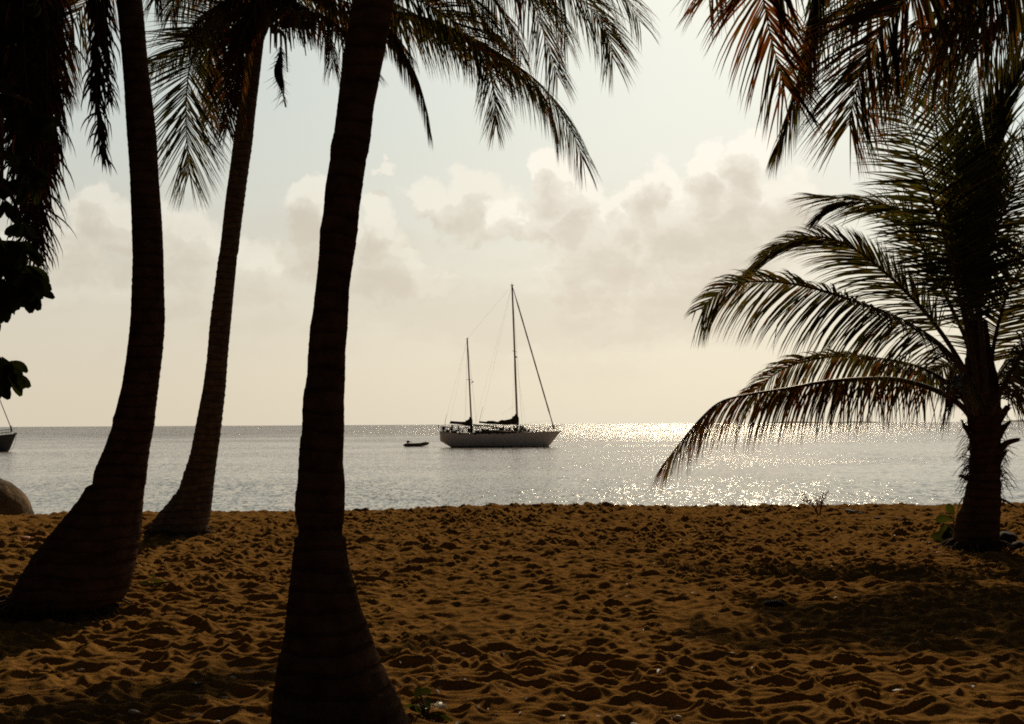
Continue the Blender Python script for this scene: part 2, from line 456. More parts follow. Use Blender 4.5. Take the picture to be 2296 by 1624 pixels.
# ------------------------------------------------------------------ palms
SL = ['rachis', 'leaf_green', 'leaf_olive', 'leaf_brown', 'leaf_dead']
SLM = [M[k] for k in SL]
DOWN = Vector((0, 0, -1))
def frond(parent, pts, L=.65, phi=(30, 60), alpha=(70, 25), droop=.35, n=62, w=.034, r0=.022, bare=.15, mix=(.6, .3, .1, 0),
          ragged=.055, lr=(1, 1), seed=0, tipL=.38, label=None, nseg=5, miss=.03, hang=1.0):
    L *= 1.30; n = int(n * 1.5); w *= .88; r0 *= .85; tipL = tipL * 1.25
    r2 = random.Random(seed * 77 + 5)
    c = catmull(pts, 60); m = MB()
    m.tube(c, [r0 * (1 - .93 * (i / 60) ** .8) + .0018 for i in range(61)], 6, 0)
    N = len(c) - 1
    gs, gi, ga, gt = 0, 0, [0, 0], 0
    for i in range(n):
        if gi == gs: gs, gi, ga = r2.choice((2, 3, 3, 4, 5)), 0, [r2.gauss(0, 3.5), r2.gauss(0, 3.5)]
        gt = ((gs - 1) / 2 - gi) * r2.uniform(.05, .4); gc = (gi - (gs - 1) / 2) * r2.uniform(.3, 2.2); gi += 1
        t = bare + (1 - bare) * max(.001, min(.999, (i + .5 + gt * .5) / n))
        for sd_ in (0, 1):
            if r2.random() < miss: continue
            tt = min(.9999, t + (r2.random() - .5) * .5 / n)
            k = tt * N; i0 = int(k); fr = k - i0
            p = c[i0].lerp(c[i0 + 1], fr); T = (c[min(i0 + 2, N)] - c[max(i0 - 1, 0)]).normalized()
            D = (p - CAM); D.z = 0; D.normalize()
            Q = T.cross(D); Q.normalize(); Dp = (D - T * D.dot(T)).normalized()
            ph = R(phi[0] + (phi[1] - phi[0]) * tt)
            sg = 1 if sd_ else -1
            Sv = (Dp * math.cos(ph) + Q * math.sin(ph)) * sg
            u = (tt - bare) / (1 - bare)
            al = R(alpha[0] + (alpha[1] - alpha[0]) * u + ga[sd_] - gc + r2.gauss(0, 3 + 36 * ragged))
            prof = (.50 + .50 * math.sin(math.pi * min(1, u * 1.15 + .12))) if u < .5 else tipL + (1 - tipL) * math.cos((u - .5) * math.pi) ** .7
            if u > .995: prof = tipL
            l = L * prof * lr[sd_] * (1 - abs(r2.gauss(0, ragged)))
            d = (T * math.cos(al) + Sv * math.sin(al)).normalized()
            d = (d + DOWN * hang * droop * 2.2 * math.cos(ph) * (1 - .75 * u * u) * (.8 + .5 * r2.random())).normalized()
            Wd = T - d * T.dot(d)
            if Wd.length < 1e-3: continue
            Wd.normalize(); Wd = (Wd + d.cross(Wd) * r2.gauss(0, .45)).normalized()
            ww = w * (.75 + .4 * r2.random()) * (.6 + .4 * math.sin(math.pi * min(1, u + .15)))
            q = p.copy(); vs = []; kink = r2.random() < ragged * 1.2; kk = r2.randint(1, nseg - 1)
            for s in range(nseg + 1):
                f = s / nseg
                wd = ww * (.55 + .45 * min(1, f * 4)) * (1 - f ** 1.6) * .5
                nn = d.cross(Wd).normalized()
                vs += [q - Wd * wd, q + nn * wd * .55, q + Wd * wd]
                if s < nseg:
                    q = q + d * (l / nseg)
                    dr = droop * (.35 + f) * (1 if u < .9 else .6)
                    d = (d + DOWN * dr * (.8 + .4 * r2.random())).normalized()
                    if kink and s == kk: d = (d + DOWN * 1.6).normalized()
                    Wd = (Wd - d * Wd.dot(d))
                    Wd = Wd.normalized() if Wd.length > 1e-3 else Vector((1, 0, 0))
            fs = []
            for s in range(nseg):
                a = s * 3; fs += [(a, a + 1, a + 4, a + 3), (a + 1, a + 2, a + 5, a + 4)]
            z = r2.random(); mi = 1
            for j, pr in enumerate(mix):
                z -= pr
                if z <= 0: mi = j + 1; break
            m.add(vs, fs, mi)
    o = m.build('frond', SLM, parent)
    if label: o['label'] = label
    return o
def arc_frond(parent, hub, azm, el0, length, sag, seed, **kw):     # a frond of the crown given by its own angles
    az_ = R(azm); h = Vector((math.sin(az_), math.cos(az_), 0)); pts = []; p = Vector(hub); e = R(el0); k = 7
    for i in range(k + 1):
        pts.append(p.copy()); p = p + (h * math.cos(e) + Vector((0, 0, 1)) * math.sin(e)) * (length / k); e -= R(sag) / k
    return frond(parent, pts, phi=(0, 20), seed=seed, **kw)

def trunk(parent, rows, d, name='trunk', mat=None, seed=1, bump=.020, scar=.085, bottom=-.25, stepy=4.0):
    rows = sorted(rows); ya, xl, xr = (np.array([r_[i] for r_ in rows], float) for i in range(3))
    r2 = random.Random(seed); ysamp = np.arange(ya[0], ya[-1] + .1, stepy); K = 28
    vs, rings = [], 0
    ph = [r2.random() * 6.28 for _ in range(6)]
    for y in ysamp:
        l, r_ = np.interp(y, ya, xl), np.interp(y, ya, xr)
        c = P((l + r_) / 2, y, d); rad = (P(r_, y, d) - P(l, y, d)).length / 2
        z = c.z; fr = ((z + .013 * math.sin(z * 31)) / scar) % 1.0
        saw = bump * (fr ** 2.5 - .35)
        if y < -5: pass
        for j in range(K):
            a = 2 * math.pi * j / K
            q = 1 + saw * (1 + .5 * math.sin(a * 3 + ph[0] + z * 2)) + .012 * math.sin(a * 5 + ph[1] + z * 4) + .010 * math.sin(a * 2 + ph[2] - z * 7) + r2.gauss(0, .004)
            vs.append((c.x + rad * q * math.cos(a), c.y + rad * q * math.sin(a) * .96, c.z))
        rings += 1
    fs = [(i * K + j, (i + 1) * K + j, (i + 1) * K + (j + 1) % K, i * K + (j + 1) % K) for i in range(rings - 1) for j in range(K)]
    fs += [tuple(range(K))]
    m = MB(); m.add(vs, fs)
    return m.build(name, mat or M['bark'], parent)

# --- left palm (leaning, buttressed)
dA = G(150, 1375).y
palmA = empty('palm_tree', Vector((P(150, 1375, dA).x, dA, 0)), 'leftmost full palm trunk, thick, bending to the right from a broad sloping foot', 'palm tree', 'coconut palms on the beach')
rowsA = [(-520, 226, 270), (-300, 240, 288), (-100, 252, 304), (0, 262, 318), (100, 272, 327), (200, 280, 338), (300, 286, 349), (400, 292, 355), (500, 297, 362), (574, 299, 366), (710, 295, 368),
         (750, 291, 366), (803, 284, 362), (869, 274, 354), (924, 261, 347), (938, 256, 346), (955, 255, 344), (1002, 238, 335), (1056, 214, 328), (1084, 210, 326), (1091, 196, 322), (1118, 181, 319), (1157, 150, 314),
         (1204, 111, 310), (1248, 77, 301), (1293, 50, 295), (1325, 32, 286), (1345, 20, 275), (1362, 12, 245), (1400, 4, 236), (1450, -4, 232)]
trunk(palmA, rowsA, dA, seed=11, mat=M['bark'])
hubA = P(248, -520, dA)
for k, (a_, e_) in enumerate([(20, 55), (75, 40), (130, 50), (175, 35), (220, 60), (275, 45), (320, 40), (0, 80)]):
    arc_frond(palmA, hubA, a_, e_, 3.8, 95, 100 + k, L=.62, n=55)
def mass(px_list, seed, **kw):
    frond(palmA, [hubA, P(180, -620, dA - .1), P(px_list[0][0] + 10, -420, dA + px_list[0][2])] + [P(x_, y_, dA + z_) for x_, y_, z_ in px_list], seed=seed, **kw)
dead = dict(mix=(0, .0, .02, .98), ragged=.35, droop=.55, alpha=(50, 25), n=85, w=.040, L=.52, r0=.026, bare=.22, phi=(40, 90), miss=.06, nseg=6)
mass([(70, -100, 0), (78, 150, 0), (84, 360, .1), (88, 560, .15)], 1, **dead)
mass([(20, -100, .2), (28, 120, .2), (30, 280, .2), (44, 420, .2)], 2, **dead)
mass([(95, -120, -.2), (102, 80, -.2), (106, 230, -.2), (100, 420, -.1)], 3, **dead)
mass([(45, -100, .4), (60, 150, .4), (62, 330, .4), (66, 520, .4)], 4, **dead)
mass([(-10, -100, 0), (-5, 150, 0), (0, 260, .1)], 5, **dead)
mass([(112, -100, .3), (116, 60, .3), (114, 230, .3), (108, 350, .3)], 6, **dead)
mass([(55, -100, -.4), (52, 50, -.4), (60, 180, -.4), (76, 300, -.4)], 7, **dead)
mass([(90, -100, .5), (94, 200, .5), (86, 400, .5), (80, 500, .5)], 8, **dead)
mass([(75, -100, .2), (80, 250, .2), (74, 450, .2), (78, 590, .2)], 10, **dead)
mass([(100, -100, .6), (104, 200, .6), (98, 400, .6), (90, 540, .6)], 12, **dead)
mass([(48, -100, .6), (56, 200, .6), (60, 400, .6), (58, 560, .6)], 13, **dead)
mass([(114, -100, -.1), (114, 60, -.1), (110, 200, -.1), (100, 320, -.1)], 14, **dead)
mass([(30, -100, -.2), (20, 60, -.2), (40, 200, -.2), (36, 290, -.2)], 9, **dead)
# ragged dead frond hanging by the trunk
frond(palmA, [hubA, P(225, -560, dA - .3), P(206, -300, dA - .3), P(212, -60, dA - .3), P(220, 80, dA - .3), P(216, 200, dA - .3), P(226, 300, dA - .3), P(232, 350, dA - .3)],
      label='ragged dead frond hanging straight down beside the trunk', seed=31, **{**dead, 'L': .36, 'n': 130, 'w': .036, 'phi': (60, 90), 'alpha': (28, 22), 'bare': .3, 'lr': (.8, 1.0)})
frond(palmA, [hubA, P(245, -560, dA - .35), P(228, -300, dA - .35), P(230, -60, dA - .35), P(236, 60, dA - .35), P(240, 160, dA - .35), P(246, 230, dA - .35)],
      seed=32, **{**dead, 'L': .26, 'n': 80, 'w': .028, 'phi': (80, 90), 'alpha': (25, 20), 'bare': .3})

# --- slim palm behind
dB = G(400, 1199).y
palmB = empty('palm_tree', Vector((P(400, 1199, dB).x, dB, 0)), 'slim pale palm with ringed trunk standing between the two thick trunks', 'palm tree', 'coconut palms on the beach')
rowsB = [(-30, 578, 622), (0, 574, 622), (40, 566, 612), (88, 554, 592), (212, 538, 577), (318, 524, 566), (424, 509, 551), (566, 493, 534), (574, 491, 531), (652, 480, 524), (729, 471, 517), (807, 464, 510), (869, 456, 505),
         (924, 445, 500), (982, 435, 493), (1021, 427, 487), (1060, 413, 482), (1099, 400, 477), (1130, 375, 473), (1157, 352, 470), (1180, 338, 466), (1196, 330, 464), (1230, 322, 462)]
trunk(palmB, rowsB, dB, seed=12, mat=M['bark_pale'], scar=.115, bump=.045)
hubB = P(600, -10, dB)
c1 = lambda x, y, dz=0: P(.3535 * x, .3535 * y, dB + dz)
c2 = lambda x, y, dz=0: P(574 + .4 * x, .4 * y, dB + dz)
g1 = dict(L=.66, n=66)
B = lambda pts, seed, **kw: frond(palmB, pts, seed=seed, **{**g1, **kw})
B([hubB, c1(1560, 40, -.2), c1(1400, 110, -.5), c1(1270, 260, -.7), c1(1205, 430, -.8), c1(1183, 600, -.8), c1(1180, 780, -.8), c1(1190, 950, -.8), c1(1200, 1110, -.8)], 41, phi=(80, 88), alpha=(62, 18), droop=.10, bare=.22, n=86, L=.92, w=.030, mix=(.7, .3, 0, 0))
B([hubB, c1(1500, 90, .3), c1(1330, 190, .5), c1(1180, 260, .7), c1(1060, 350, .8), c1(960, 420, .9)], 42, phi=(15, 60), droop=.22, L=.55, mix=(.8, .2, 0, 0))
B([hubB, c1(1580, 150, -.2), c1(1490, 300, -.4), c1(1450, 450, -.5), c1(1440, 620, -.5), c1(1440, 820, -.5)], 43, phi=(60, 85), alpha=(45, 20), droop=.3, mix=(.25, .25, .5, 0), L=.6)
B([hubB, c1(1600, 60), c1(1420, 60), c1(1350, 200, .2), c1(1330, 380, .2), c1(1350, 560, .2), c1(1330, 750, .2)], 44, phi=(40, 85), alpha=(50, 20), droop=.3, mix=(.4, .3, .3, 0), L=.6)
B([hubB, c1(1450, -120, .4), c1(1250, -120, .6), c1(1120, -20, .6), c1(1080, 100, .6)], 45, phi=(20, 50), droop=.5, mix=(.4, .4, .2, 0))
B([hubB, c1(1350, -260), c1(1050, -160), c1(980, 0)], 46, phi=(20, 60), droop=.5, mix=(.4, .4, .2, 0))
B([hubB, c1(1350, -350, -.6), c1(950, -480, -.9), c1(680, -250, -1.1), c1(560, -20, -1.1), c1(490, 100, -1.1), c1(430, 220, -1.1), c1(405, 400, -1.1), c1(402, 560, -1.1)], 47, phi=(60, 85), alpha=(65, 18), droop=.25, bare=.35, L=.72, mix=(.5, .3, .2, 0))
B([hubB, c1(1560, -60), c1(1400, 20), c1(1280, 120, .1), c1(1200, 260, .1)], 48, phi=(10, 50), droop=.45, mix=(.3, .3, .4, 0), L=.5)
B([hubB, c1(1600, 100, -.4), c1(1530, 250, -.6), c1(1500, 450, -.6), c1(1490, 600, -.6)], 49, phi=(70, 88), alpha=(40, 20), droop=.3, mix=(.1, .2, .5, .2), L=.45)
# right-hand side of the same crown
B([hubB, c1(1780, 0), c1(1880, 20), c1(1990, 90), c1(2080, 220), c1(2110, 420)], 51, phi=(10, 50), droop=.42, L=.62, w=.026, n=52, mix=(.3, .3, .1, .3), ragged=.2)
B([hubB, c1(1800, -60, .5), c1(1980, -40, .8), c1(2140, 60, 1), c1(2260, 250, 1)], 52, phi=(10, 50), droop=.45, L=.7, w=.026, ragged=.2, mix=(.3, .3, .1, .3))
B([hubB, c1(1850, 60, -.6), c1(2050, 100, -.9), c1(2250, 260, -1.1), c1(2350, 430, -1.2)], 53, phi=(10, 60), droop=.4, L=.6, mix=(.5, .2, .1, .2))
B([hubB, P(720, -40, dB), P(840, -10, dB), c2(760, 60), c2(900, 90), c2(1100, 160), c2(1280, 250), c2(1450, 360), c2(1600, 480), c2(1720, 640), c2(1790, 780), c2(1835, 900)], 54, phi=(0, 55), alpha=(78, 22), droop=.40, n=105, L=.92, r0=.05, bare=.12, mix=(.6, .25, .15, 0))
B([hubB, P(730, -30, dB + .4), P(860, 0, dB + .4), c2(950, 110, .4), c2(1160, 190, .4), c2(1330, 290, .3), c2(1500, 420, .3), c2(1610, 540, .2), c2(1670, 680, .2), c2(1685, 800, .2)], 55, phi=(0, 20), alpha=(75, 15), droop=.45, n=95, L=.66, r0=.04, bare=.15, mix=(.6, .25, .15, 0))
B([hubB, P(740, -80, dB - .5), c2(800, -40, -.5), c2(1020, 60, -.6), c2(1200, 210, -.7), c2(1300, 380, -.7), c2(1338, 560, -.7), c2(1345, 700, -.7)], 56, phi=(60, 88), alpha=(62, 16), droop=.18, n=90, L=.70, bare=.25, mix=(.55, .35, .1, 0))
B([hubB, P(760, 0, dB - .3), c2(730, 150, -.4), c2(820, 280, -.5), c2(900, 430, -.5), c2(950, 590, -.5), c2(975, 730, -.5)], 57, phi=(0, 25), alpha=(50, 14), droop=.55, n=80, L=.55, bare=.2, mix=(.3, .3, .3, .1), lr=(1, 1))
B([hubB, P(760, -160, dB + .6), c2(900, -200, .7), c2(1100, -120, .8), c2(1220, 40, .8), c2(1330, 180, .8), c2(1440, 310, .8)], 58, phi=(10, 40), droop=.3, n=70, L=.6, mix=(.6, .3, .1, 0))
B([hubB, P(760, -200, dB - .8), c2(1000, -330, -1), c2(1350, -220, -1.2), c2(1530, -30, -1.3), c2(1600, 150, -1.3), c2(1655, 310, -1.3), c2(1690, 430, -1.3)], 59, phi=(20, 80), alpha=(65, 18), droop=.35, n=90, L=.85, bare=.25, mix=(.5, .3, .2, 0))
B([hubB, P(780, -260, dB - .9), c2(1100, -420, -1.2), c2(1500, -260, -1.4), c2(1750, -60, -1.5), c2(1880, 60, -1.5), c2(1960, 180, -1.5), c2(2000, 330, -1.5)], 60, phi=(20, 85), alpha=(68, 20), droop=.30, n=95, L=.92, bare=.28, mix=(.6, .3, .1, 0))
B([hubB, P(780, -200, dB + .2), c2(1100, -330, .2), c2(1400, -200, 0), c2(1600, -60, 0), c2(1700, 90, 0), c2(1740, 230, 0)], 61, phi=(10, 60), alpha=(65, 20), droop=.42, n=85, L=.85, bare=.28, mix=(.45, .3, .25, 0))
B([hubB, P(780, -300, dB + .4), c2(1200, -470, .4), c2(1650, -330, .3), c2(1950, -120, .2), c2(2080, 0, .2), c2(2150, 120, .2)], 62, phi=(20, 70), alpha=(65, 20), droop=.32, n=85, L=.9, bare=.3, mix=(.5, .3, .2, 0))
B([hubB, P(760, -120, dB), c2(850, -140), c2(1000, -20), c2(1120, 60), c2(1250, 120), c2(1360, 200)], 63, phi=(0, 30), droop=.5, n=70, L=.7, mix=(.6, .2, .2, 0))
B([hubB, P(700, -20, dB + .3), c2(500, 60, .3), c2(620, 90, .3), c2(760, 170, .3), c2(860, 300, .3)], 64, phi=(0, 30), droop=.5, n=50, L=.6, mix=(.4, .3, .2, .1))
B([hubB, P(760, -160, dB + .2), c2(1000, -300, .2), c2(1220, -180, .1), c2(1330, 0, .1), c2(1430, 150, .1), c2(1490, 320, .1)], 65, phi=(15, 60), alpha=(62, 20), droop=.4, n=75, L=.75, bare=.3, mix=(.5, .3, .2, 0))
B([hubB, P(760, -120, dB - .2), c2(900, -220, -.2), c2(1080, -120, -.2), c2(1230, 10, -.2), c2(1330, 150, -.2), c2(1400, 280, -.2)], 66, phi=(15, 70), alpha=(62, 20), droop=.35, n=75, L=.7, bare=.3, mix=(.6, .3, .1, 0))
B([hubB, P(780, -280, dB - .4), c2(1200, -420, -.4), c2(1600, -250, -.5), c2(1820, -60, -.6), c2(1930, 90, -.6), c2(1990, 220, -.6)], 67, phi=(20, 80), alpha=(65, 20), droop=.32, n=80, L=.9, bare=.3, mix=(.5, .3, .2, 0))
for k, (a_, e_) in enumerate([(0, 60), (60, 65), (120, 60), (180, 55), (240, 62), (300, 65)]):
    arc_frond(palmB, hubB, a_, e_, 4.0, 60, 150 + k, L=.6, n=50)
# dry flower spathe hanging on the right of the crown
m = MB(); sp_ = catmull([c1(1740, 60), c1(1775, 200), c1(1780, 350), c1(1765, 460), c1(1790, 560), c1(1812, 680)], 24)
m.tube(sp_, [.012 if i < 10 else .012 + .055 * math.sin(min(1, (i - 10) / 11) * math.pi) for i in range(25)], 8)
for k in range(120):
    i = rnd.randint(9, 22); p = sp_[i]; dv = Vector((rnd.gauss(0, .5), rnd.gauss(0, .5), -.7)).normalized()
    m.tube([p, p + dv * rnd.uniform(.12, .28)], [.006, .001], 3, cap=False)
m.build('flower_spathe', M['leaf_dead'], palmB)
m = MB()
for k in range(90):                                     # shaggy sheath fibre round the crown
    a = rnd.random() * 6.28; p = hubB + Vector((math.cos(a) * .2, math.sin(a) * .2, rnd.uniform(-.5, .1)))
    p1 = p + Vector((math.cos(a) * rnd.uniform(.1, .4), math.sin(a) * .2, rnd.uniform(-.1, .2))); p2 = p1 + Vector((math.cos(a) * .1, 0, -rnd.uniform(.2, .6)))
    m.tube(catmull([p, p1, p2], 6), [.03 * (1 - i / 7) + .002 for i in range(7)], 4)
m.build('sheath', M['fibre'], palmB)

# --- centre palm
dC = G(760, 1652).y
palmC = empty('palm_tree', Vector((P(760, 1652, dC).x, dC, 0)), 'nearest palm, dark heavy trunk left of centre running the full height', 'palm tree', 'coconut palms on the beach')
rowsC = [(-1150, 880, 956), (-600, 838, 918), (-200, 804, 892), (0, 792, 884), (120, 769, 862), (240, 757, 838), (300, 750, 832), (330, 742, 828), (360, 741, 821), (420, 730, 813), (480, 725, 805), (520, 717, 802), (560, 716, 796), (620, 711, 786),
         (652, 707, 782), (700, 702, 780), (729, 696, 779), (788, 691, 774), (846, 688, 774), (893, 679, 772), (963, 678, 772), (1010, 672, 770), (1040, 671, 769), (1079, 669, 773), (1118, 663, 773), (1149, 662, 772), (1171, 665, 771), (1178, 670, 768), (1200, 669, 767),
         (1206, 661, 775), (1240, 657, 778), (1271, 653, 783), (1316, 648, 797), (1361, 643, 806), (1406, 640, 823), (1451, 634, 838), (1470, 626, 846), (1496, 623, 855), (1541, 617, 880), (1586, 611, 902), (1624, 608, 922), (1700, 596, 960), (1760, 590, 985)]
trunk(palmC, rowsC, dC, seed=13, mat=M['bark'])
hubC = P(918, -1150, dC)
for k, (a_, e_) in enumerate([(0, 60), (45, 35), (90, 50), (130, 30), (180, 45), (225, 30), (270, 45), (315, 40), (20, 80)]):
    arc_frond(palmC, hubC, a_, e_, 3.6, 85, 170 + k, L=.6, n=50)

# --- tall palm standing just outside the right edge, its fronds hang into the view
dE = 9.6
palmE = empty('palm_tree', Vector((P(2480, 1350, dE).x, dE, 0)), 'tall palm whose long drooping fronds fill the upper right corner', 'palm tree', 'coconut palms on the beach')
trunk(palmE, [(-330, 2395, 2460), (0, 2410, 2478), (400, 2425, 2496), (800, 2432, 2510), (1100, 2425, 2525), (1250, 2400, 2545), (1330, 2380, 2560), (1420, 2370, 2570)], dE, seed=15)
hubE = P(2428, -330, dE)
c3 = lambda x, y, dz=0: P(1435 + .3887 * x, .3887 * y, dE + dz)
Ef = lambda pts, seed, **kw: frond(palmE, [hubE] + pts, seed=seed, **{**dict(L=.62, n=80, bare=.35, r0=.028), **kw})
Ef([P(2200, -480, dE - .2), P(1950, -420, dE - .4), P(1780, -220, dE - .5), P(1712, -60, dE - .5), c3(735, 110, -.5), c3(765, 250, -.5), c3(800, 380, -.5), c3(835, 500, -.5)], 81, phi=(80, 86), alpha=(52, 24), droop=.26, L=.72, n=72, w=.044, mix=(.1, .25, .65, 0), bare=.42, tipL=.5)
Ef([P(2220, -420, dE), P(2020, -340, dE), P(1880, -170, dE), c3(1010, 0), c3(985, 200), c3(940, 380), c3(890, 560), c3(835, 740), c3(790, 850)], 82, phi=(10, 40), alpha=(42, 12), droop=.35, L=.52, n=95, mix=(.75, .15, .1, 0), bare=.42)
Ef([P(2250, -400, dE + .2), P(2080, -300, dE + .2), c3(1450, -250, .2), c3(1250, 0, .2), c3(1090, 120, .2), c3(980, 260, .2), c3(900, 400, .2)], 83, phi=(10, 50), droop=.40, L=.70, n=46, mix=(.5, .3, .2, 0))
Ef([P(2250, -360, dE - .4), P(2120, -240, dE - .4), c3(1620, -120, -.4), c3(1440, 100, -.4), c3(1330, 300, -.4), c3(1250, 500, -.4), c3(1205, 720, -.4)], 84, phi=(60, 86), alpha=(62, 22), droop=.18, L=.82, n=100, mix=(.25, .4, .35, 0))
Ef([P(2280, -360, dE), P(2180, -200, dE), c3(1780, -20), c3(1600, 120), c3(1460, 250), c3(1330, 380)], 85, phi=(5, 40), droop=.45, L=.85, n=46, mix=(.5, .3, .2, 0))
Ef([P(2290, -330, dE + .3), P(2200, -160, dE + .3), c3(1900, 20, .3), c3(1740, 170, .3), c3(1560, 320, .3), c3(1440, 470, .3)], 86, phi=(5, 35), droop=.48, L=.85, n=46, mix=(.4, .35, .25, 0))
Ef([P(2320, -330, dE - .5), P(2260, -180, dE - .5), c3(2030, -20, -.5), c3(1880, 120, -.5), c3(1770, 280, -.5), c3(1700, 430, -.5)], 87, phi=(5, 40), droop=.45, L=.78, n=46, mix=(.4, .3, .3, 0))
Ef([P(2350, -330, dE), P(2320, -200, dE), P(2290, -60, dE), c3(2120, 60), c3(2020, 180), c3(1960, 300)], 88, phi=(5, 50), droop=.45, L=.60, n=70, mix=(.5, .35, .15, 0), bare=.2)
Ef([P(2380, -330, dE + .3), P(2370, -200, dE + .3), P(2340, -80, dE + .3), P(2320, 0, dE + .3), P(2296, 60, dE + .3)], 89, phi=(10, 50), droop=.5, L=.55, n=60, mix=(.5, .35, .15, 0), bare=.2)
Ef([P(2300, -430, dE + .5), P(2100, -400, dE + .6), c3(1500, -420, .6), c3(1250, -260, .6), c3(1150, -60, .6), c3(1080, 100, .6), c3(1040, 220, .6)], 90, phi=(10, 60), droop=.35, L=.75, n=46, mix=(.6, .3, .1, 0))
Ef([P(2340, -380, dE - .2), P(2280, -330, dE - .2), c3(2060, -300, -.2), c3(1930, -160, -.2), c3(1850, 0, -.2), c3(1800, 140, -.2)], 93, phi=(5, 40), droop=.48, L=.7, n=46, mix=(.45, .35, .2, 0))
Ef([P(2200, -540, dE - .6), P(1980, -520, dE - .7), P(1800, -380, dE - .7), P(1680, -220, dE - .7), P(1620, -90, dE - .7), P(1590, -10, dE - .7)], 94, phi=(70, 86), droop=.3, alpha=(60, 22), L=.7, n=70, mix=(.2, .3, .5, 0))
for k, (a_, e_) in enumerate([(30, 50), (90, 40), (150, 55), (200, 45), (350, 75)]):
    arc_frond(palmE, hubE, a_, e_, 3.8, 85, 190 + k, L=.6, n=50)

# --- young palm on the right
dD = G(2190, 1232).y
palmD = empty('palm_tree', Vector((P(2190, 1232, dD).x, dD, 0)), 'short young palm at right with its whole crown of arching fronds in view', 'palm tree', 'coconut palms on the beach')
rowsD = [(720, 2178, 2212), (790, 2168, 2222), (840, 2162, 2234), (888, 2160, 2240), (931, 2169, 2243), (973, 2174, 2242), (1030, 2177, 2241), (1072, 2174, 2241), (1100, 2167, 2243), (1129, 2161, 2243), (1157, 2152, 2240), (1185, 2144, 2238), (1210, 2140, 2237), (1250, 2134, 2236)]
trunk(palmD, rowsD, dD, seed=14, bump=.05, scar=.16)
c4 = lambda x, y, dz=0: P(1435 + .4594 * x, 516.6 + .4594 * y, dD + dz)
c5 = lambda x, y, dz=0: P(1435 + .3887 * x, .3887 * y, dD + dz)
D = lambda pts, seed, **kw: frond(palmD, pts, seed=seed, **{**dict(L=.72, n=84, bare=.2, r0=.048), **kw})
D([c4(1640, 960), c4(1590, 880), c4(1510, 815), c4(1400, 765), c4(1250, 728), c4(1080, 725), c4(900, 740), c4(720, 772), c4(540, 800), c4(400, 835), c4(310, 905), c4(210, 1020), c4(110, 1150)], 201, phi=(0, 25), alpha=(75, 22), droop=.50, n=100, L=.76, mix=(.25, .3, .45, 0), bare=.17, label='lowest frond, brownish, arching left and down over the water', ragged=.14)
D([c4(1640, 920, .3), c4(1560, 800, .4), c4(1450, 712, .5), c4(1330, 660, .6), c4(1180, 630, .7), c4(1000, 612, .8), c4(850, 630, .8), c4(720, 668, .8), c4(620, 730, .8), c4(540, 800, .8)], 202, phi=(8, 82), alpha=(76, 30), droop=.36, n=100, L=.60, w=.038, lr=(.7, 1.0), mix=(.45, .3, .25, 0), bare=.2)
D([c4(1650, 860, -.2), c4(1580, 700, -.4), c4(1480, 575, -.6), c4(1350, 480, -.8), c4(1200, 405, -.9), c4(1000, 330, -1), c4(800, 272, -1), c4(620, 250, -1), c4(470, 262, -1), c4(370, 315, -1), c4(300, 385, -1)], 203, phi=(4, 74), alpha=(78, 28), droop=.34, n=115, L=.80, w=.040, lr=(.55, 1.0), mix=(.65, .3, .05, 0), bare=.2)
D([c4(1655, 820, .2), c4(1560, 640, .3), c4(1470, 500, .4), c4(1370, 375, .5), c4(1240, 245, .6), c4(1110, 135, .7), c4(1000, 65, .7), c4(880, 32, .7), c4(760, 45, .7), c4(650, 95, .7), c4(570, 165, .7), c4(515, 215, .7)], 204, phi=(55, 8), alpha=(52, 30), droop=.16, n=112, L=.98, w=.040, mix=(.7, .3, 0, 0), bare=.24, lr=(.55, 1.0), hang=.15)
D([c4(1655, 800, .5), c4(1600, 560, .6), c4(1530, 400, .7), c5(1560, 1290, .7), c5(1450, 1195, .7), c5(1320, 1160, .7), c5(1180, 1145, .7), c5(1020, 1130, .7)], 205, phi=(55, 10), alpha=(48, 18), droop=.14, n=80, L=.72, mix=(.6, .4, 0, 0), bare=.35)
D([c5(1430, 1190, .6), c5(1280, 1170, .6), c5(1140, 1175, .5), c5(1060, 1220, .5), c5(1010, 1265, .5)], 206, phi=(10, 30), alpha=(20, 10), droop=.1, n=36, L=.35, mix=(.4, .6, 0, 0), bare=.3, r0=.015)
D([c4(1660, 800, -.3), c4(1620, 600, -.4), c5(1790, 1480, -.4), c5(1700, 1200, -.5), c5(1620, 960, -.5), c5(1560, 760, -.5), c5(1500, 600, -.5)], 207, phi=(80, 75), alpha=(80, 55), droop=.07, n=60, L=.92, w=.046, mix=(.85, .15, 0, 0), bare=.26, lr=(1, .8))
D([c4(1665, 790, .1), c5(1850, 1560), c5(1800, 1280), c5(1750, 1000), c5(1710, 740), c5(1670, 400)], 208, phi=(82, 75), alpha=(70, 40), droop=.07, n=54, L=.80, w=.046, mix=(.9, .1, 0, 0), bare=.26, r0=.06)
D([c4(1670, 790, .3), c5(1880, 1540, .3), c5(1860, 1250, .3), c5(1830, 950, .3), c5(1820, 680, .3), c5(1790, 380, .3)], 209, phi=(85, 75), alpha=(36, 24), droop=.08, n=72, L=.58, w=.045, mix=(.9, .1, 0, 0), bare=.26, r0=.06)
D([c4(1690, 790, 0), c5(1920, 1500, 0), c5(1960, 1200, 0), c5(2010, 900, 0), c5(2080, 640, 0), c5(2140, 480, 0), c5(2180, 400, 0)], 211, phi=(80, 85), alpha=(28, 10), droop=.02, n=110, L=.98, w=.052, mix=(.85, .15, 0, 0), bare=.25, lr=(.7, 1))
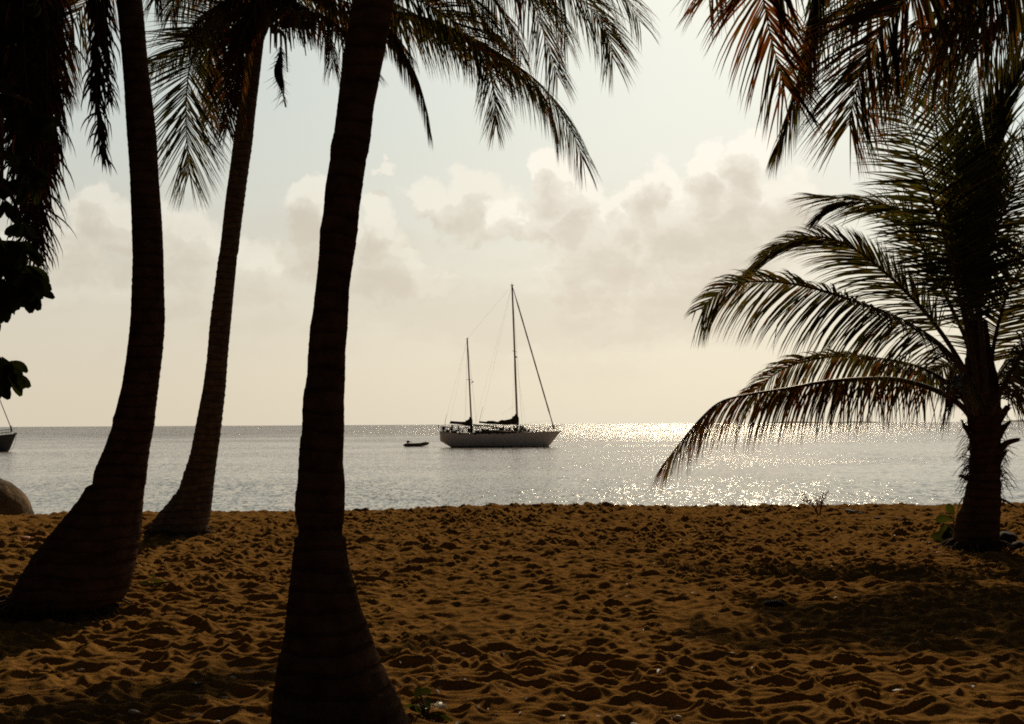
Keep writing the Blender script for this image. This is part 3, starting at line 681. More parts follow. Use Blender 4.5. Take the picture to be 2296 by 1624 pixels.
D([c4(1690, 800, -.4), c5(1950, 1520, -.5), c5(2040, 1350, -.6), c5(2110, 1200, -.7), c5(2170, 1040, -.8), c5(2225, 900, -.9), c5(2290, 800, -1)], 212, phi=(82, 60), alpha=(70, 40), droop=.18, n=75, L=.62, mix=(.6, .4, 0, 0), bare=.26)
D([c4(1690, 810, .4), c5(1935, 1540, .4), c5(2000, 1400, .4), c5(2060, 1200, .4), c5(2090, 1000, .4), c5(2120, 850, .4), c5(2190, 800, .4), c5(2260, 850, .4)], 213, phi=(80, 60), alpha=(55, 30), droop=.25, n=70, L=.6, mix=(.7, .3, 0, 0), bare=.26, ragged=.2)
D([c4(1700, 860, .2), c4(1720, 600, .2), c4(1770, 380, .2), c4(1830, 230, .2), c4(1890, 150, .2), c4(1980, 110, .2)], 214, phi=(75, 85), alpha=(70, 40), droop=.15, n=80, L=.7, mix=(.4, .6, 0, 0), bare=.25)
D([c4(1710, 900, -.3), c4(1770, 770, -.4), c4(1840, 640, -.5), c4(1910, 530, -.6), c4(2020, 430, -.7), c4(2150, 400, -.7)], 215, phi=(20, 60), alpha=(65, 35), droop=.35, n=70, L=.62, mix=(.5, .5, 0, 0), bare=.22)
D([c4(1710, 880, .4), c4(1740, 740, .5), c4(1800, 640, .6), c4(1870, 580, .7), c4(1980, 560, .8)], 216, phi=(10, 60), alpha=(65, 35), droop=.4, n=55, L=.6, mix=(.5, .4, .1, 0), bare=.2, r0=.035)
D([c4(1640, 900, -.6), c4(1600, 760, -1.2), c4(1580, 700, -1.8), c4(1560, 760, -2.3)], 217, phi=(10, 60), alpha=(60, 25), droop=.45, n=50, L=.4, mix=(.5, .4, .1, 0), bare=.4, r0=.03)
D([c4(1650, 850, .8), c4(1560, 700, 1.4), c4(1500, 660, 1.9), c4(1440, 690, 2.3), c4(1380, 740, 2.6)], 218, phi=(10, 60), alpha=(60, 25), droop=.35, n=60, L=.55, mix=(.6, .4, .0, 0), bare=.3, r0=.03)
# old leaf bases, stubs and fibre on the short trunk
def c7(x, y, dz=0): return P(2066.4 + .2828 * x, 803.6 + .2828 * y, dD + dz)
def stub(pts, r, seed):
    m = MB(); cc = catmull(pts, 10); r2 = random.Random(seed)
    m.tube(cc, [r * (1 - .55 * i / 10) * (1 + .2 * r2.gauss(0, 1) * (i > 7)) for i in range(11)], 7)
    e, T = cc[-1], (cc[-1] - cc[-2]).normalized()
    for k in range(7):
        d = (T + Vector((r2.gauss(0, .5), r2.gauss(0, .4), r2.gauss(0, .5)))).normalized()
        m.tube([e - T * .01, e + d * r2.uniform(.02, .07)], [r * .25, .001], 4, cap=False)
    m.build('stub', M['fibre'], palmD)
stub([c7(600, 760, -.1), c7(640, 700, -.12), c7(690, 665, -.15), c7(765, 645, -.15)], .055, 1)
stub([c7(600, 620, 0), c7(640, 560, 0), c7(692, 512, 0)], .06, 2)
stub([c7(590, 500, 0), c7(640, 440, 0), c7(685, 385, 0)], .07, 3)
stub([c7(600, 830, 0), c7(630, 780, 0), c7(668, 745, 0)], .05, 4)
stub([c7(410, 640, 0), c7(370, 580, 0), c7(330, 520, 0)], .05, 5)
stub([c7(400, 960, 0), c7(360, 950, 0), c7(318, 935, 0)], .05, 6)
stub([c7(600, 1110, 0), c7(660, 1130, 0), c7(755, 1180, .0)], .022, 7)
r3 = random.Random(5); FB = {-1: MB(), 1: MB()}
for k in range(170):
    y = r3.choice([r3.uniform(650, 1000), r3.uniform(400, 1200)]); sx = -1 if r3.random() < .6 else 1
    m = FB[sx]
    x = 395 if sx < 0 else 618
    p = c7(x + r3.uniform(-10, 10), y, r3.uniform(-.15, .15)); l = r3.uniform(.05, .26)
    d = Vector((sx * r3.uniform(.3, 1), r3.gauss(0, .3), r3.uniform(-1, .7))).normalized()
    m.tube(catmull([p, p + d * l * .5, p + d * l + Vector((0, 0, -l * .4))], 4), [r3.uniform(.003, .009) * (1 - i / 5) + .001 for i in range(5)], 3, cap=False)
for sx in (-1, 1): FB[sx].build('trunk_fibre', M['fibre'], palmD)
FB = {-1: MB(), 1: MB()}                                                  # dry leaflets hanging round the crown base
for k in range(70):
    sx = -1 if r3.random() < .5 else 1
    m = FB[sx]; p = c7(r3.uniform(300, 380) if sx < 0 else r3.uniform(620, 680), r3.uniform(170, 330), r3.uniform(-.2, .2))
    l = r3.uniform(.3, .6)
    q = catmull([p, p + Vector((sx * l * .35, r3.gauss(0, .05), l * .05)), p + Vector((sx * l * .6, r3.gauss(0, .1), -l * .9))], 6)
    for a, b in zip(q[:-1], q[1:]): pass
    m.tube(q, [.009 * (1 - i / 7) + .001 for i in range(7)], 4, cap=False)
for sx in (-1, 1): FB[sx].build('dry_leaflets', M['leaf_brown'], palmD)

def roots(palm, px0, px1, py, d, n, seed, s=1.0):        # root fringe and trapped litter where the trunk meets the sand
    r2 = random.Random(seed); m = MB(); a, b = P(px0, py, d), P(px1, py, d); c = (a + b) / 2; R_ = (b - a).length / 2
    for k in range(n):
        an = r2.random() * 6.28; dv = Vector((math.cos(an), math.sin(an), 0)); rr_ = R_ * r2.uniform(.86, 1.0); x0, y0 = c.x + dv.x * rr_, d + dv.y * rr_
        l = r2.uniform(.06, .26) * s; p0 = Vector((x0, y0, gz(x0, y0) + r2.uniform(.03, .14) * s)); x1, y1 = x0 + dv.x * l + r2.gauss(0, .03), y0 + dv.y * l + r2.gauss(0, .03)
        p2 = Vector((x1, y1, gz(x1, y1) - .01)); m.tube(catmull([p0 - dv * .05, p0.lerp(p2, .5) + Vector((0, 0, .03 * s)), p2], 6), [.014 * s * (1 - .7 * i / 6) for i in range(7)], 5)
    m.build('root_fringe', M['fibre'], palm)
roots(palmA, 8, 240, 1375, dA, 150, 1); roots(palmB, 332, 464, 1199, dB, 90, 2, .8); roots(palmD, 2140, 2237, 1222, dD, 110, 4)

# ------------------------------------------------------------------ broad-leaved tree at the left edge
dT = 8.6
tree = empty('almond_tree', Vector((P(-330, 1400, dT).x, dT, 0)), 'broad-leaved tree at the left edge with large drooping oval leaves', 'tree')
m = MB()
m.tube(catmull([P(-330, 1440, dT), P(-320, 1100, dT), P(-290, 700, dT), P(-220, 300, dT), P(-170, -50, dT), P(-100, -350, dT)], 30), [.24 * (1 - .5 * i / 30) for i in range(31)], 12)
m.build('trunk', M['bark'], tree)
brs = [[P(-270, 600, dT), P(-160, 520, dT), P(-50, 540, dT), P(30, 590, dT)], [P(-285, 800, dT), P(-180, 740, dT), P(-70, 770, dT), P(5, 812, dT)],
       [P(-230, 350, dT), P(-120, 230, dT), P(-20, 200, dT), P(70, 230, dT)], [P(-170, 0, dT), P(-60, -60, dT), P(60, -60, dT), P(120, 20, dT)],
       [P(-20, 560, dT), P(20, 600, dT), P(20, 650, dT)], [P(-240, 420, dT), P(-100, 380, dT), P(10, 420, dT), P(50, 500, dT)], [P(-60, 300, dT), P(-5, 250, dT), P(5, 420, dT)]]
for b_ in brs:
    m = MB(); m.tube(catmull(b_, 14), [.045 * (1 - .75 * i / 14) for i in range(15)], 8); m.build('branch', M['bark'], tree)
m = MB(); r4 = random.Random(21)
def leaf(m, p, d, l, w, mi=0, curl=.35, nseg=6, face=None, rr=r4):
    d = d.normalized(); s = d.cross(face if face is not None else Vector((rr.gauss(0, .5), 1, rr.gauss(0, .5)))).normalized(); vs = []
    q = Vector(p)
    for i in range(nseg + 1):
        f = i / nseg; wd = w * (math.sin(math.pi * min(1, f * .93 + .02) ** 1.35) ** .8) * .5 + .002
        nn = s.cross(d); vs += [q - s * wd + nn * wd * .25, q, q + s * wd + nn * wd * .25]
        q = q + d * (l / nseg); d = (d + DOWN * curl / nseg * 2).normalized(); s = (s - d * s.dot(d)).normalized()
    m.add(vs, [(a * 3 + b, a * 3 + b + 1, a * 3 + b + 4, a * 3 + b + 3) for a in range(nseg) for b in (0, 1)], mi)
def rosette(px, py, dz=0, k=9, l=.20, spread=1.0):
    c = P(px, py, dT + dz)
    for i in range(k):
        a = r4.random() * 6.28
        d = Vector((math.cos(a) * spread * .8, math.sin(a) * .6 * spread, r4.uniform(-1.6, -.1)))
        leaf(m, c + Vector((math.cos(a) * .02, 0, 0)), d, l * r4.uniform(.8, 1.15), l * .42 * r4.uniform(.85, 1.1))
for (px, py) in [(10, 540), (35, 545), (48, 560), (20, 580), (0, 590), (52, 595), (40, 610), (15, 625), (58, 622), (-5, 640), (30, 650), (48, 645), (10, 665), (-20, 620), (-30, 560), (-20, 660), (-50, 600), (60, 640),
                 (-2, 800), (12, 812), (0, 830), (-18, 820), (8, 835), (-35, 830), (-15, 845)]:
    rosette(px, py, r4.uniform(-.25, .25), 8)
for k in range(44): rosette(r4.uniform(-160, 85), r4.uniform(-140, 275), r4.uniform(.2, .8), 7, .22)
for k in range(6): rosette(r4.uniform(40, 70), r4.uniform(330, 540), r4.uniform(.3, .8), 5, .17)
for k in range(40): rosette(r4.uniform(-330, -30), r4.uniform(300, 800), r4.uniform(-.5, .5), 7, .22)
for k in range(12): rosette(r4.uniform(-60, 8), r4.uniform(290, 560), r4.uniform(-.3, .3), 6, .2)
m.build('foliage', M['broad'], tree)

# ------------------------------------------------------------------ boats
def hull_mesh(st, sheer, keel, beam, nsec=9, mats=None):
    """st: stations (m), sheer/keel/beam heights at those stations"""
    m = MB(); k = 2 * nsec + 1; vs = []
    for x_, zs, zk, b_ in zip(st, sheer, keel, beam):
        row = []
        for j in range(-nsec, nsec + 1):
            t = abs(j) / nsec; yy = b_ * math.sin(t * math.pi / 2) ** .75; zz = zk + (zs - zk) * (1 - math.cos(t * math.pi / 2)) ** .8
            row.append((x_, yy * (1 if j > 0 else -1), zz))
        vs += row
    n = len(st); fs, base = [], 0
    for i in range(n - 1):
        for j in range(k - 1): fs.append((i * k + j, (i + 1) * k + j, (i + 1) * k + j + 1, i * k + j + 1))
    fs.append(tuple(range(k)))
    m.add(vs, fs, 0)
    top = [(x_, s * b_ * .985, zs - .03) for x_, zs, b_ in zip(st, sheer, beam) for s in (-1, 1)]
    m.add(top, [(2 * i, 2 * i + 1, 2 * i + 3, 2 * i + 2) for i in range(n - 1)], 1)
    return m
def interp_hull(xs, sh, ke, be, n=44):
    s = np.linspace(xs[0], xs[-1], n)
    return s, np.interp(s, *sh), np.interp(s, *ke), np.interp(s, *be)
def wire(parent, name, pairs, r=.011):
    m = MB()
    for a, b in pairs: m.tube([a, b], r, 4, cap=False)
    return m.build(name, M['wire'], parent)
def V3(x, z, y=0): return Vector((x, y, z))

wl = G(1119.6, 1002.8, WZ); K = wl.y / F * (600 / 2296 * .574)           # metres per crop pixel
def k2(cx, cy, y=0): return Vector(((cx - 1150) * K, y, (638 - cy) * K))
ketch = empty('sailing_boat', wl, 'two-masted sailing yacht at anchor in the bay with its sails furled', 'sailboat')
def pk(o):                                               # parts were modelled about the boat's own origin
    o.matrix_parent_inverse = Matrix.Identity(4); return o
xs = [k2(c, 0).x for c in (272, 430, 700, 1150, 1600, 1885, 2000, 2062)]
st, sh, ke, be = interp_hull([xs[0], xs[-1]],
    ([k2(c, 0).x for c in (272, 420, 760, 1150, 1600, 2062)], [k2(0, z).z for z in (398, 415, 432, 428, 420, 408)]),
    ([k2(c, 0).x for c in (272, 430, 520, 1150, 1840, 1885, 2062)], [k2(0, 545).z, 0, -.30, -.45, -.3, 0, k2(0, 415).z]),
    ([k2(c, 0).x for c in (272, 500, 900, 1250, 1600, 1850, 2000, 2062)], [1.05, 1.55, 1.95, 1.95, 1.6, .9, .35, .05]), 60)
pk(hull_mesh(st, sh, ke, be).build('hull', [M['hull'], M['deckm']], ketch))
m = MB()                                                 # dark waterline stripe, proud of the hull
for s in (-1, 1):
    vs = []
    for x_ in np.linspace(k2(432, 0).x, k2(1892, 0).x, 40):
        i = min(len(st) - 1, int(np.searchsorted(st, x_))); b_ = be[i]; zk, zs = ke[i], sh[i]
        for zz in (-.05, .13):
            t = max(0, (zz - zk) / (zs - zk)); ang = math.acos(max(-1, min(1, 1 - t ** (1 / .8)))) if t > 0 else 0
            vs.append((x_, s * (b_ * math.sin(ang) ** .75 + .012), zz))
    m.add(vs, [(2 * i, 2 * i + 2, 2 * i + 3, 2 * i + 1) for i in range(39)])
pk(m.build('boot_stripe', M['hull_dark'], ketch))
m = MB()                                                 # rubbing strake along the sheer
for s in (-1, 1): m.tube([(x_, s * (b_ + .01), z_ - .02) for x_, z_, b_ in zip(st, sh, be)], .035, 5)
m.tube([k2(1990, 420), k2(2085, 405)], .07, 6)
pk(m.build('rail_cap', M['hull_dark'], ketch))
m = MB()                                                 # coach roof
prof = [(760, 432, 420), (860, 425, 412), (900, 410, 398), (1010, 405, 388), (1130, 402, 388), (1280, 410, 398), (1500, 418, 402), (1560, 424, 415)]
vs = []
for cx_, b0, t0 in prof:
    for y_, z_ in ((-1.05, 450), (-1.0, t0 + 8), (-.8, t0), (0, t0 - 5), (.8, t0), (1.0, t0 + 8), (1.05, 450)): vs.append(k2(cx_, z_, y_))
m.add(vs, [(i * 7 + j, (i + 1) * 7 + j, (i + 1) * 7 + j + 1, i * 7 + j + 1) for i in range(len(prof) - 1) for j in range(6)] + [tuple(range(7)), tuple(range((len(prof) - 1) * 7, len(prof) * 7))[::-1]])
pk(m.build('coach_roof', M['deckm'], ketch, smooth=False))
for cx_, y_ in ((1005, 440), (1125, 440), (1205, 442), (1290, 436), (575, 442), (800, 445)):
    m = MB(); c = k2(cx_, y_, 0); i = min(len(st) - 1, int(np.searchsorted(st, c.x)))
    m.box((c.x, -(be[i] * .995 + .0), c.z), (.26, .05, .09), bev=.03); pk(m.build('porthole', M['glass'], ketch))
def mast(cb, ct, zb, zt, r, name='mast'):
    m = MB(); a, b = k2(cb, zb), k2(ct, zt)
    m.tube([a.lerp(b, t) for t in np.linspace(0, 1, 12)], [r * (1 - .22 * t) for t in np.linspace(0, 1, 12)], 10)
    return m, a, b
m, mb_, mt_ = mast(1425, 1353, 430, -1790, .125)
m.box(mt_ + Vector((0, 0, .02)), (.42, .12, .07), bev=.02); m.tube([mt_, mt_ + Vector((-.05, 0, .35))], .015, 4)
m.tube([k2(1392, -720), k2(1420, -700)], .09, 6)
main = pk(m.build('main_mast', M['spar'], ketch))
m, zb_, zt_ = mast(742, 676, 430, -985, .105)
m.box(zt_ + Vector((0, 0, .02)), (.3, .1, .06), bev=.02); m.tube([zt_, zt_ + Vector((.1, 0, .22))], .012, 4)
mizz = pk(m.build('mizzen_mast', M['spar'], ketch))
def at_mast(a, b, cz): t = ((638 - cz) * K - a.z) / (b.z - a.z); return a.lerp(b, t)
for nm, a, b, cz, hw in (('spreader', mb_, mt_, -790, .95), ('spreader', mb_, mt_, 150 - 0, .0), ('spreader', zb_, zt_, -368 + 0, .75)):
    if hw == 0: continue
    p = at_mast(a, b, cz); m = MB(); m.tube([p + Vector((-.28, -hw, .02)), p, p + Vector((.28, hw, .02))], [.025, .04, .025], 6); pk(m.build(nm, M['spar'], ketch))
p = at_mast(zb_, zt_, -330); m = MB(); m.tube([p, p + Vector((.42, 0, .02))], .022, 5); m.tube([p + Vector((0, 0, -.35)), p + Vector((.40, 0, 0))], .016, 4); m.box(p + Vector((.42, 0, .08)), (.22, .22, .10), bev=.04); pk(m.build('radar_bracket', M['dark'], ketch))
# furled headsail and forestay
bow = k2(1975, 395)
m = MB(); q = [mt_.lerp(bow, t) for t in np.linspace(.01, 1, 30)]
m.tube(q, [.030 + .055 * min(1, i / 4) * (1 if i < 26 else .6) * (1 + .12 * math.sin(i * 2.1)) for i in range(30)], 8)
m.tube([mt_.lerp(bow, .955), mt_.lerp(bow, .985)], .11, 8)
pk(m.build('furled_headsail', M['spar'], ketch))
ml = lambda cz: at_mast(mb_, mt_, cz)
zl = lambda cz: at_mast(zb_, zt_, cz)
wire(ketch, 'rigging', [(mt_, k2(1500, 415, -1.8)), (mt_, k2(1500, 415, 1.8)), (mt_, k2(1400, 415, -1.9)), (mt_, k2(1400, 415, 1.9)),
     (ml(-790), k2(1560, 415, -1.7)), (ml(-790), k2(1330, 418, -1.9)), (ml(-790), k2(1330, 418, 1.9)),
     (mt_, zt_), (mt_, k2(880, 250)), (mt_, k2(760, 420, -1.8)), (zt_, k2(420, 255)), (zt_, k2(640, 430, -1.6)), (zt_, k2(640, 430, 1.6)), (zt_, k2(830, 430, -1.7)), (zt_, k2(830, 430, 1.7)), (zt_, k2(300, 400)),
     (mt_.lerp(bow, .93), k2(1560, 290)), (mt_.lerp(bow, .93), k2(1850, 400)), (k2(440, 300), k2(350, 440)), (ml(0), k2(1180, 160))], .005)
for o in ketch.children:
    if o.name.startswith('rigging'): pk(o)
def cover(pts, name, yw=.16):
    m = MB(); vs = []; r2 = random.Random(len(pts)); K8 = 10
    for i, (cx_, zt, zb) in enumerate(pts):
        c = k2(cx_, (zt + zb) / 2); h = (zb - zt) / 2 * K
        for j in range(K8):
            a = 2 * math.pi * j / K8; s = 1 + (r2.random() - .5) * .12
            vs.append((c.x, math.cos(a) * yw * (.6 + .4 * h / .3) * s, c.z + math.sin(a) * h * s))
    n = len(pts)
    m.add(vs, [(i * K8 + j, (i + 1) * K8 + j, (i + 1) * K8 + (j + 1) % K8, i * K8 + (j + 1) % K8) for i in range(n - 1) for j in range(K8)] + [tuple(range(K8)), tuple(range((n - 1) * K8, n * K8))[::-1]])
    return pk(m.build(name, M['canvas'], ketch))
cover([(852, 248, 275), (880, 252, 278), (960, 258, 292), (975, 246, 294), (1060, 246, 298), (1130, 262, 300), (1165, 240, 305), (1195, 230, 306), (1220, 238, 312), (1300, 224, 308), (1340, 205, 300), (1348, 182, 302), (1380, 165, 300), (1388, 140, 300), (1405, 145, 300), (1418, 150, 302), (1445, 205, 300)], 'furled_mainsail')
cover([(412, 272, 284), (425, 242, 286), (440, 246, 284), (520, 252, 288), (600, 256, 305), (645, 254, 318), (650, 238, 320), (680, 226, 324), (700, 215, 326), (702, 186, 326), (735, 182, 326), (752, 230, 326)], 'furled_mizzen_sail', .13)
m = MB(); m.tube([k2(848, 272), k2(1425, 300)], .06, 8); m.tube([k2(852, 262), k2(905, 40)], .018, 4); pk(m.build('main_boom', M['spar'], ketch))
m = MB(); m.tube([k2(408, 279), k2(742, 306)], .055, 8); pk(m.build('mizzen_boom', M['spar'], ketch))
m = MB(); m.tube([k2(372, 140), k2(355, 200), k2(345, 260), k2(348, 420)], .018, 4); pk(m.build('antenna', M['dark'], ketch))
# awning and dodger
m = MB(); vs = [k2(770, 292, -.9), k2(900, 300, -1.0), k2(1020, 312, -1.0), k2(900, 325, -1.05), k2(820, 322, -1.0)]
grid = [[(760, 290, .2), (820, 300, .8), (880, 306, 1.0), (960, 308, 1.05), (1030, 314, 1.0)]]
vs = []
for cx_, z_, b_ in grid[0]:
    for s in (-1, -.5, 0, .5, 1): vs.append(k2(cx_, z_ + 16 * abs(s) ** 2, s * b_))
fs = [(i * 5 + j, (i + 1) * 5 + j, (i + 1) * 5 + j + 1, i * 5 + j + 1) for i in range(4) for j in range(4)]
m.add(vs, fs); a = m.build('awning', M['canvas'], ketch); a.modifiers.new('thick', 'SOLIDIFY').thickness = .04; pk(a)
for s in (-1, 1):
    m = MB()
    m.tube(catmull([k2(760, 320, s * .9), k2(830, 325, s), k2(875, 345, s), k2(895, 400, s)], 8), .03, 5)
    m.tube([k2(1010, 312, s), k2(1075, 385, s)], .035, 5); m.tube([k2(1095, 305, s), k2(1120, 385, s)], .035, 5); m.tube([k2(1015, 318, s), k2(1120, 372, s)], .02, 4)
    m.tube([k2(970, 315, s), k2(975, 400, s)], .02, 4)
    m.tube([k2(800, 320, s * .9), k2(805, 430, s)], .02, 4); m.tube([k2(835, 325, s * .9), k2(845, 430, s)], .02, 4)
    pk(m.build('awning_frame', M['dark'], ketch))
m = MB(); m.box(k2(898, 388), (.22, 1.8, .40), bev=.05); pk(m.build('windscreen', M['dark'], ketch))
# guard rails, pulpit and stanchions
m = MB()
for s in (-1, 1):
    sheer_at = lambda c, up=0: Vector((k2(c, 0).x, s * max(.08, float(np.interp(k2(c, 0).x, st, be)) - .08), float(np.interp(k2(c, 0).x, st, sh)) + up))
    cs = [290, 420, 560, 700, 850, 1000, 1150, 1300, 1450, 1600, 1750, 1880]
    for c_ in cs: m.tube([sheer_at(c_), sheer_at(c_, .58)], .024, 4)
    for u_ in (.56, .30): m.tube([sheer_at(c_, u_) for c_ in cs] + [sheer_at(2020, u_ + .05)], .02, 4)
    m.tube([sheer_at(1880, .56), sheer_at(1960, .66), k2(2110, 315, s * .1)], .022, 5); m.tube([sheer_at(1880, .3), k2(2045, 362, s * .1)], .018, 5)
    m.tube([sheer_at(2000), sheer_at(2010, .7)], .02, 4)
    m.tube([sheer_at(285, .58), sheer_at(340, .62), sheer_at(420, .58)], .022, 5)
m.tube([k2(285, 335, -1), k2(285, 335, 1)], .022, 5)
pk(m.build('guard_rail', M['dark'], ketch))
m = MB(); m.box(k2(318, 352, .2), (.36, .34, .42), bev=.10); m.box(k2(320, 400, .2), (.22, .22, .50), bev=.05); m.box(k2(310, 440, .2), (.5, .8, .4), bev=.05); pk(m.build('stern_locker', M['dark'], ketch))
m = MB()
for (cx_, cy_, sx, sz, sy) in [(520, 388, .42, .20, .5), (585, 372, .5, .06, .7), (640, 362, .5, .06, .7), (600, 400, .25, .22, .4), (735, 360, .38, .75, .4), (725, 400, .42, .4, .5), (1180, 372, .62, .32, .7), (1170, 358, .4, .2, .6), (1210, 395, .6, .15, 1.0), (1340, 400, .4, .15, .5), (1290, 392, .5, .22, .8), (1255, 380, .3, .2, .4), (1560, 405, .5, .16, .6), (1640, 410, .35, .14, .5), (950, 385, .7, .2, 1.4), (820, 410, .5, .3, 1.2), (690, 385, .3, .5, .3), (480, 405, .6, .25, .9), (380, 400, .5, .35, .8), (1215, 352, .22, .45, .3), (1110, 350, .5, .18, 1.0), (1060, 345, .2, .5, .9), (1305, 372, .28, .45, .3), (455, 350, .12, .6, .1), (540, 345, .10, .5, .9), (665, 345, .4, .12, .8), (1530, 385, .4, .4, .6), (1590, 392, .2, .35, .3), (1700, 402, .3, .22, .3), (1400, 380, .4, .5, .4)]:
    m = MB(); m.box(k2(cx_, cy_, .1), (sx, sy, sz), bev=min(sx, sz) * .35); pk(m.build('deck_box', M['dark'], ketch))
m = MB(); r5 = random.Random(3)
for (cx_, cy_) in [(1370, 360), (1370, 330), (1375, 385), (1480, 360), (1500, 340), (1470, 335), (1505, 375), (1480, 390), (1460, 385)]:
    p = k2(cx_, cy_, r5.uniform(-.4, .4)); m = MB(); m.box(p, (.22, .25, .26), bev=.09, rot=Matrix.Rotation(r5.random(), 3, 'Y')); pk(m.build('winch', M['dark'], ketch))
m = MB()
for k_ in range(9): p = k2(1450 + k_ * 9, 320 + r5.random() * 20, -.4); m.tube([p, p + Vector((.0, 0, -.5))], .02, 4)
pk(m.build('pin_rail', M['dark'], ketch))
m = MB(); m.box(k2(1820, 405), (.32, .4, .12), bev=.05); m.tube([k2(1822, 405), k2(1832, 362)], .04, 5); pk(m.build('windlass', M['dark'], ketch)); m = MB(); m.box(k2(1920, 408), (.6, .2, .08), bev=.03, rot=Matrix.Rotation(-.12, 3, 'Y')); m.tube([k2(1985, 420, 0), k2(2085, 412, 0)], .05, 5)
pk(m.build('anchor', M['dark'], ketch))
m = MB(); m.tube([k2(268, 440), k2(235, 290)], .014, 4)
vs = [k2(243, 300), k2(256, 318), k2(250, 338), k2(236, 350)]
m.add([v + Vector((0, dy, 0)) for dy in (-.012, .012) for v in vs], [(0, 1, 2, 3), (7, 6, 5, 4), (0, 4, 5, 1), (1, 5, 6, 2), (2, 6, 7, 3), (3, 7, 4, 0)])
pk(m.build('ensign', M['dark'], ketch))
m = MB(); m.tube([k2(2080, 410), k2(2100, 500), k2(2150, 660)], .014, 4, cap=False); pk(m.build('anchor_line', M['wire'], ketch))
m = MB(); m.box(k2(400, 430, 0), (1.5, 1.3, .1), bev=.02); m.tube([k2(560, 420), k2(548, 375)], .04, 6)
wh = [k2(548, 365) + Vector((0, math.cos(a) * .38, math.sin(a) * .38)) for a in np.linspace(0, 2 * math.pi, 17)]; m.tube(wh, .02, 5, cap=False)
pk(m.build('cockpit_bench', M['deckm'], ketch))

def under(kid, par):
    kids = [o for o in ketch.children if o.name.split('.')[0] == kid]
    ps = [o for o in ketch.children if o.name.split('.')[0] == par]
    for o in kids:
        o.parent = ps[0]; o.matrix_parent_inverse = Matrix.Identity(4)
for kid_, par_ in (('porthole', 'hull'), ('boot_stripe', 'hull'), ('rail_cap', 'hull'), ('windscreen', 'coach_roof'), ('furled_mainsail', 'main_boom'), ('furled_mizzen_sail', 'mizzen_boom'), ('radar_bracket', 'mizzen_mast')):
    under(kid_, par_)
sp2 = [o for o in ketch.children if o.name.startswith('spreader')]
for o, mm in zip(sp2, (main, mizz)): o.parent = mm; o.matrix_parent_inverse = Matrix.Identity(4)

def person(name, root, joints, edges, label, scale=1.0):
    o_e = empty(name, root, label, 'person')
    me = bpy.data.meshes.new('body'); keys = list(joints)
    me.from_pydata([tuple(Vector(joints[k][:3])) for k in keys], [(keys.index(a), keys.index(b)) for a, b in edges], [])
    me.materials.append(M['cloth'])
    o = bpy.data.objects.new('body', me); COL.objects.link(o); o.parent = o_e
    sk = o.modifiers.new('skin', 'SKIN')
    for i, k in enumerate(keys):
        v = me.skin_vertices[0].data[i]; r_ = joints[k][3]; v.radius = (r_, r_ * .9 if k in ('chest', 'waist', 'pelvis') else r_); v.use_root = (k == 'pelvis')
    o.modifiers.new('sub', 'SUBSURF').levels = 1; o.modifiers['sub'].render_levels = 2
    m = MB(); hd = Vector(joints['head'][:3]) + Vector((0, 0, .03)); vs = []
    for i in range(5):
        for j in range(10):
            a = 2 * math.pi * j / 10; e = math.pi / 2 * i / 4.4; vs.append(hd + Vector((math.cos(a) * math.cos(e) * .115, math.sin(a) * math.cos(e) * .105, math.sin(e) * .13 + .01)))
    m.add(vs, [(i * 10 + j, i * 10 + (j + 1) % 10, (i + 1) * 10 + (j + 1) % 10, (i + 1) * 10 + j) for i in range(4) for j in range(10)] + [tuple(range(40, 50))])
    h = m.build('hair', M['dark'], o_e); h.matrix_parent_inverse = Matrix.Identity(4)
    return o_e
# seated at the stern, one arm raised to the backstay
J = dict(pelvis=(0, 0, .12, .14), waist=(.03, 0, .30, .12), chest=(.06, 0, .50, .15), neck=(.10, 0, .66, .055), head=(.14, 0, .80, .10),
         ls=(.07, .19, .58, .06), lel=(.22, .25, .36, .045), lh=(.40, .18, .30, .035), rs=(.08, -.19, .58, .06), rel=(.26, -.24, .74, .045), rh=(.32, -.22, 1.02, .035),
         lk=(.42, .12, .14, .075), lf=(.44, .12, -.28, .045), lt=(.58, .12, -.32, .035), rk=(.42, -.12, .14, .075), rf=(.40, -.12, -.28, .045), rt=(.54, -.12, -.32, .035))
ED = [('pelvis', 'waist'), ('waist', 'chest'), ('chest', 'neck'), ('neck', 'head'), ('chest', 'ls'), ('ls', 'lel'), ('lel', 'lh'), ('chest', 'rs'), ('rs', 'rel'), ('rel', 'rh'),
      ('pelvis', 'lk'), ('lk', 'lf'), ('lf', 'lt'), ('pelvis', 'rk'), ('rk', 'rf'), ('rf', 'rt')]
person('person', wl + k2(425, 420, -.35), J, ED, 'person in dark clothing sitting at the stern of the two-masted yacht, one arm raised')

# inflatable dinghy astern
dl = G(934, 1001.5, WZ); kd = dl.y / F
ding = empty('dinghy', dl, 'small inflatable dinghy with outboard motor floating behind the two-masted yacht', 'dinghy')
L2 = 29 * kd
m = MB()
path = catmull([Vector((-L2, -.52, .20)), Vector((-.6, -.60, .20)), Vector((.5, -.58, .24)), Vector((1.15, -.34, .36)), Vector((1.38, 0, .44)), Vector((1.15, .34, .36)), Vector((.5, .58, .24)), Vector((-.6, .60, .20)), Vector((-L2, .52, .20))], 48)
m.tube(path, [.06 + .18 * min(1, (24 - abs(i - 24)) / 3 + .1) for i in range(49)], 12)
pk(m.build('tube', M['rubber'], ding))
m = MB(); m.box((-.1, 0, .10), (2.3, .9, .08), bev=.03); m.box((-L2 + .38, 0, .22), (.08, .9, .36), bev=.02); m.box((.1, 0, .30), (.25, 1.0, .05), bev=.02); pk(m.build('floorboard', M['deckm'], ding))
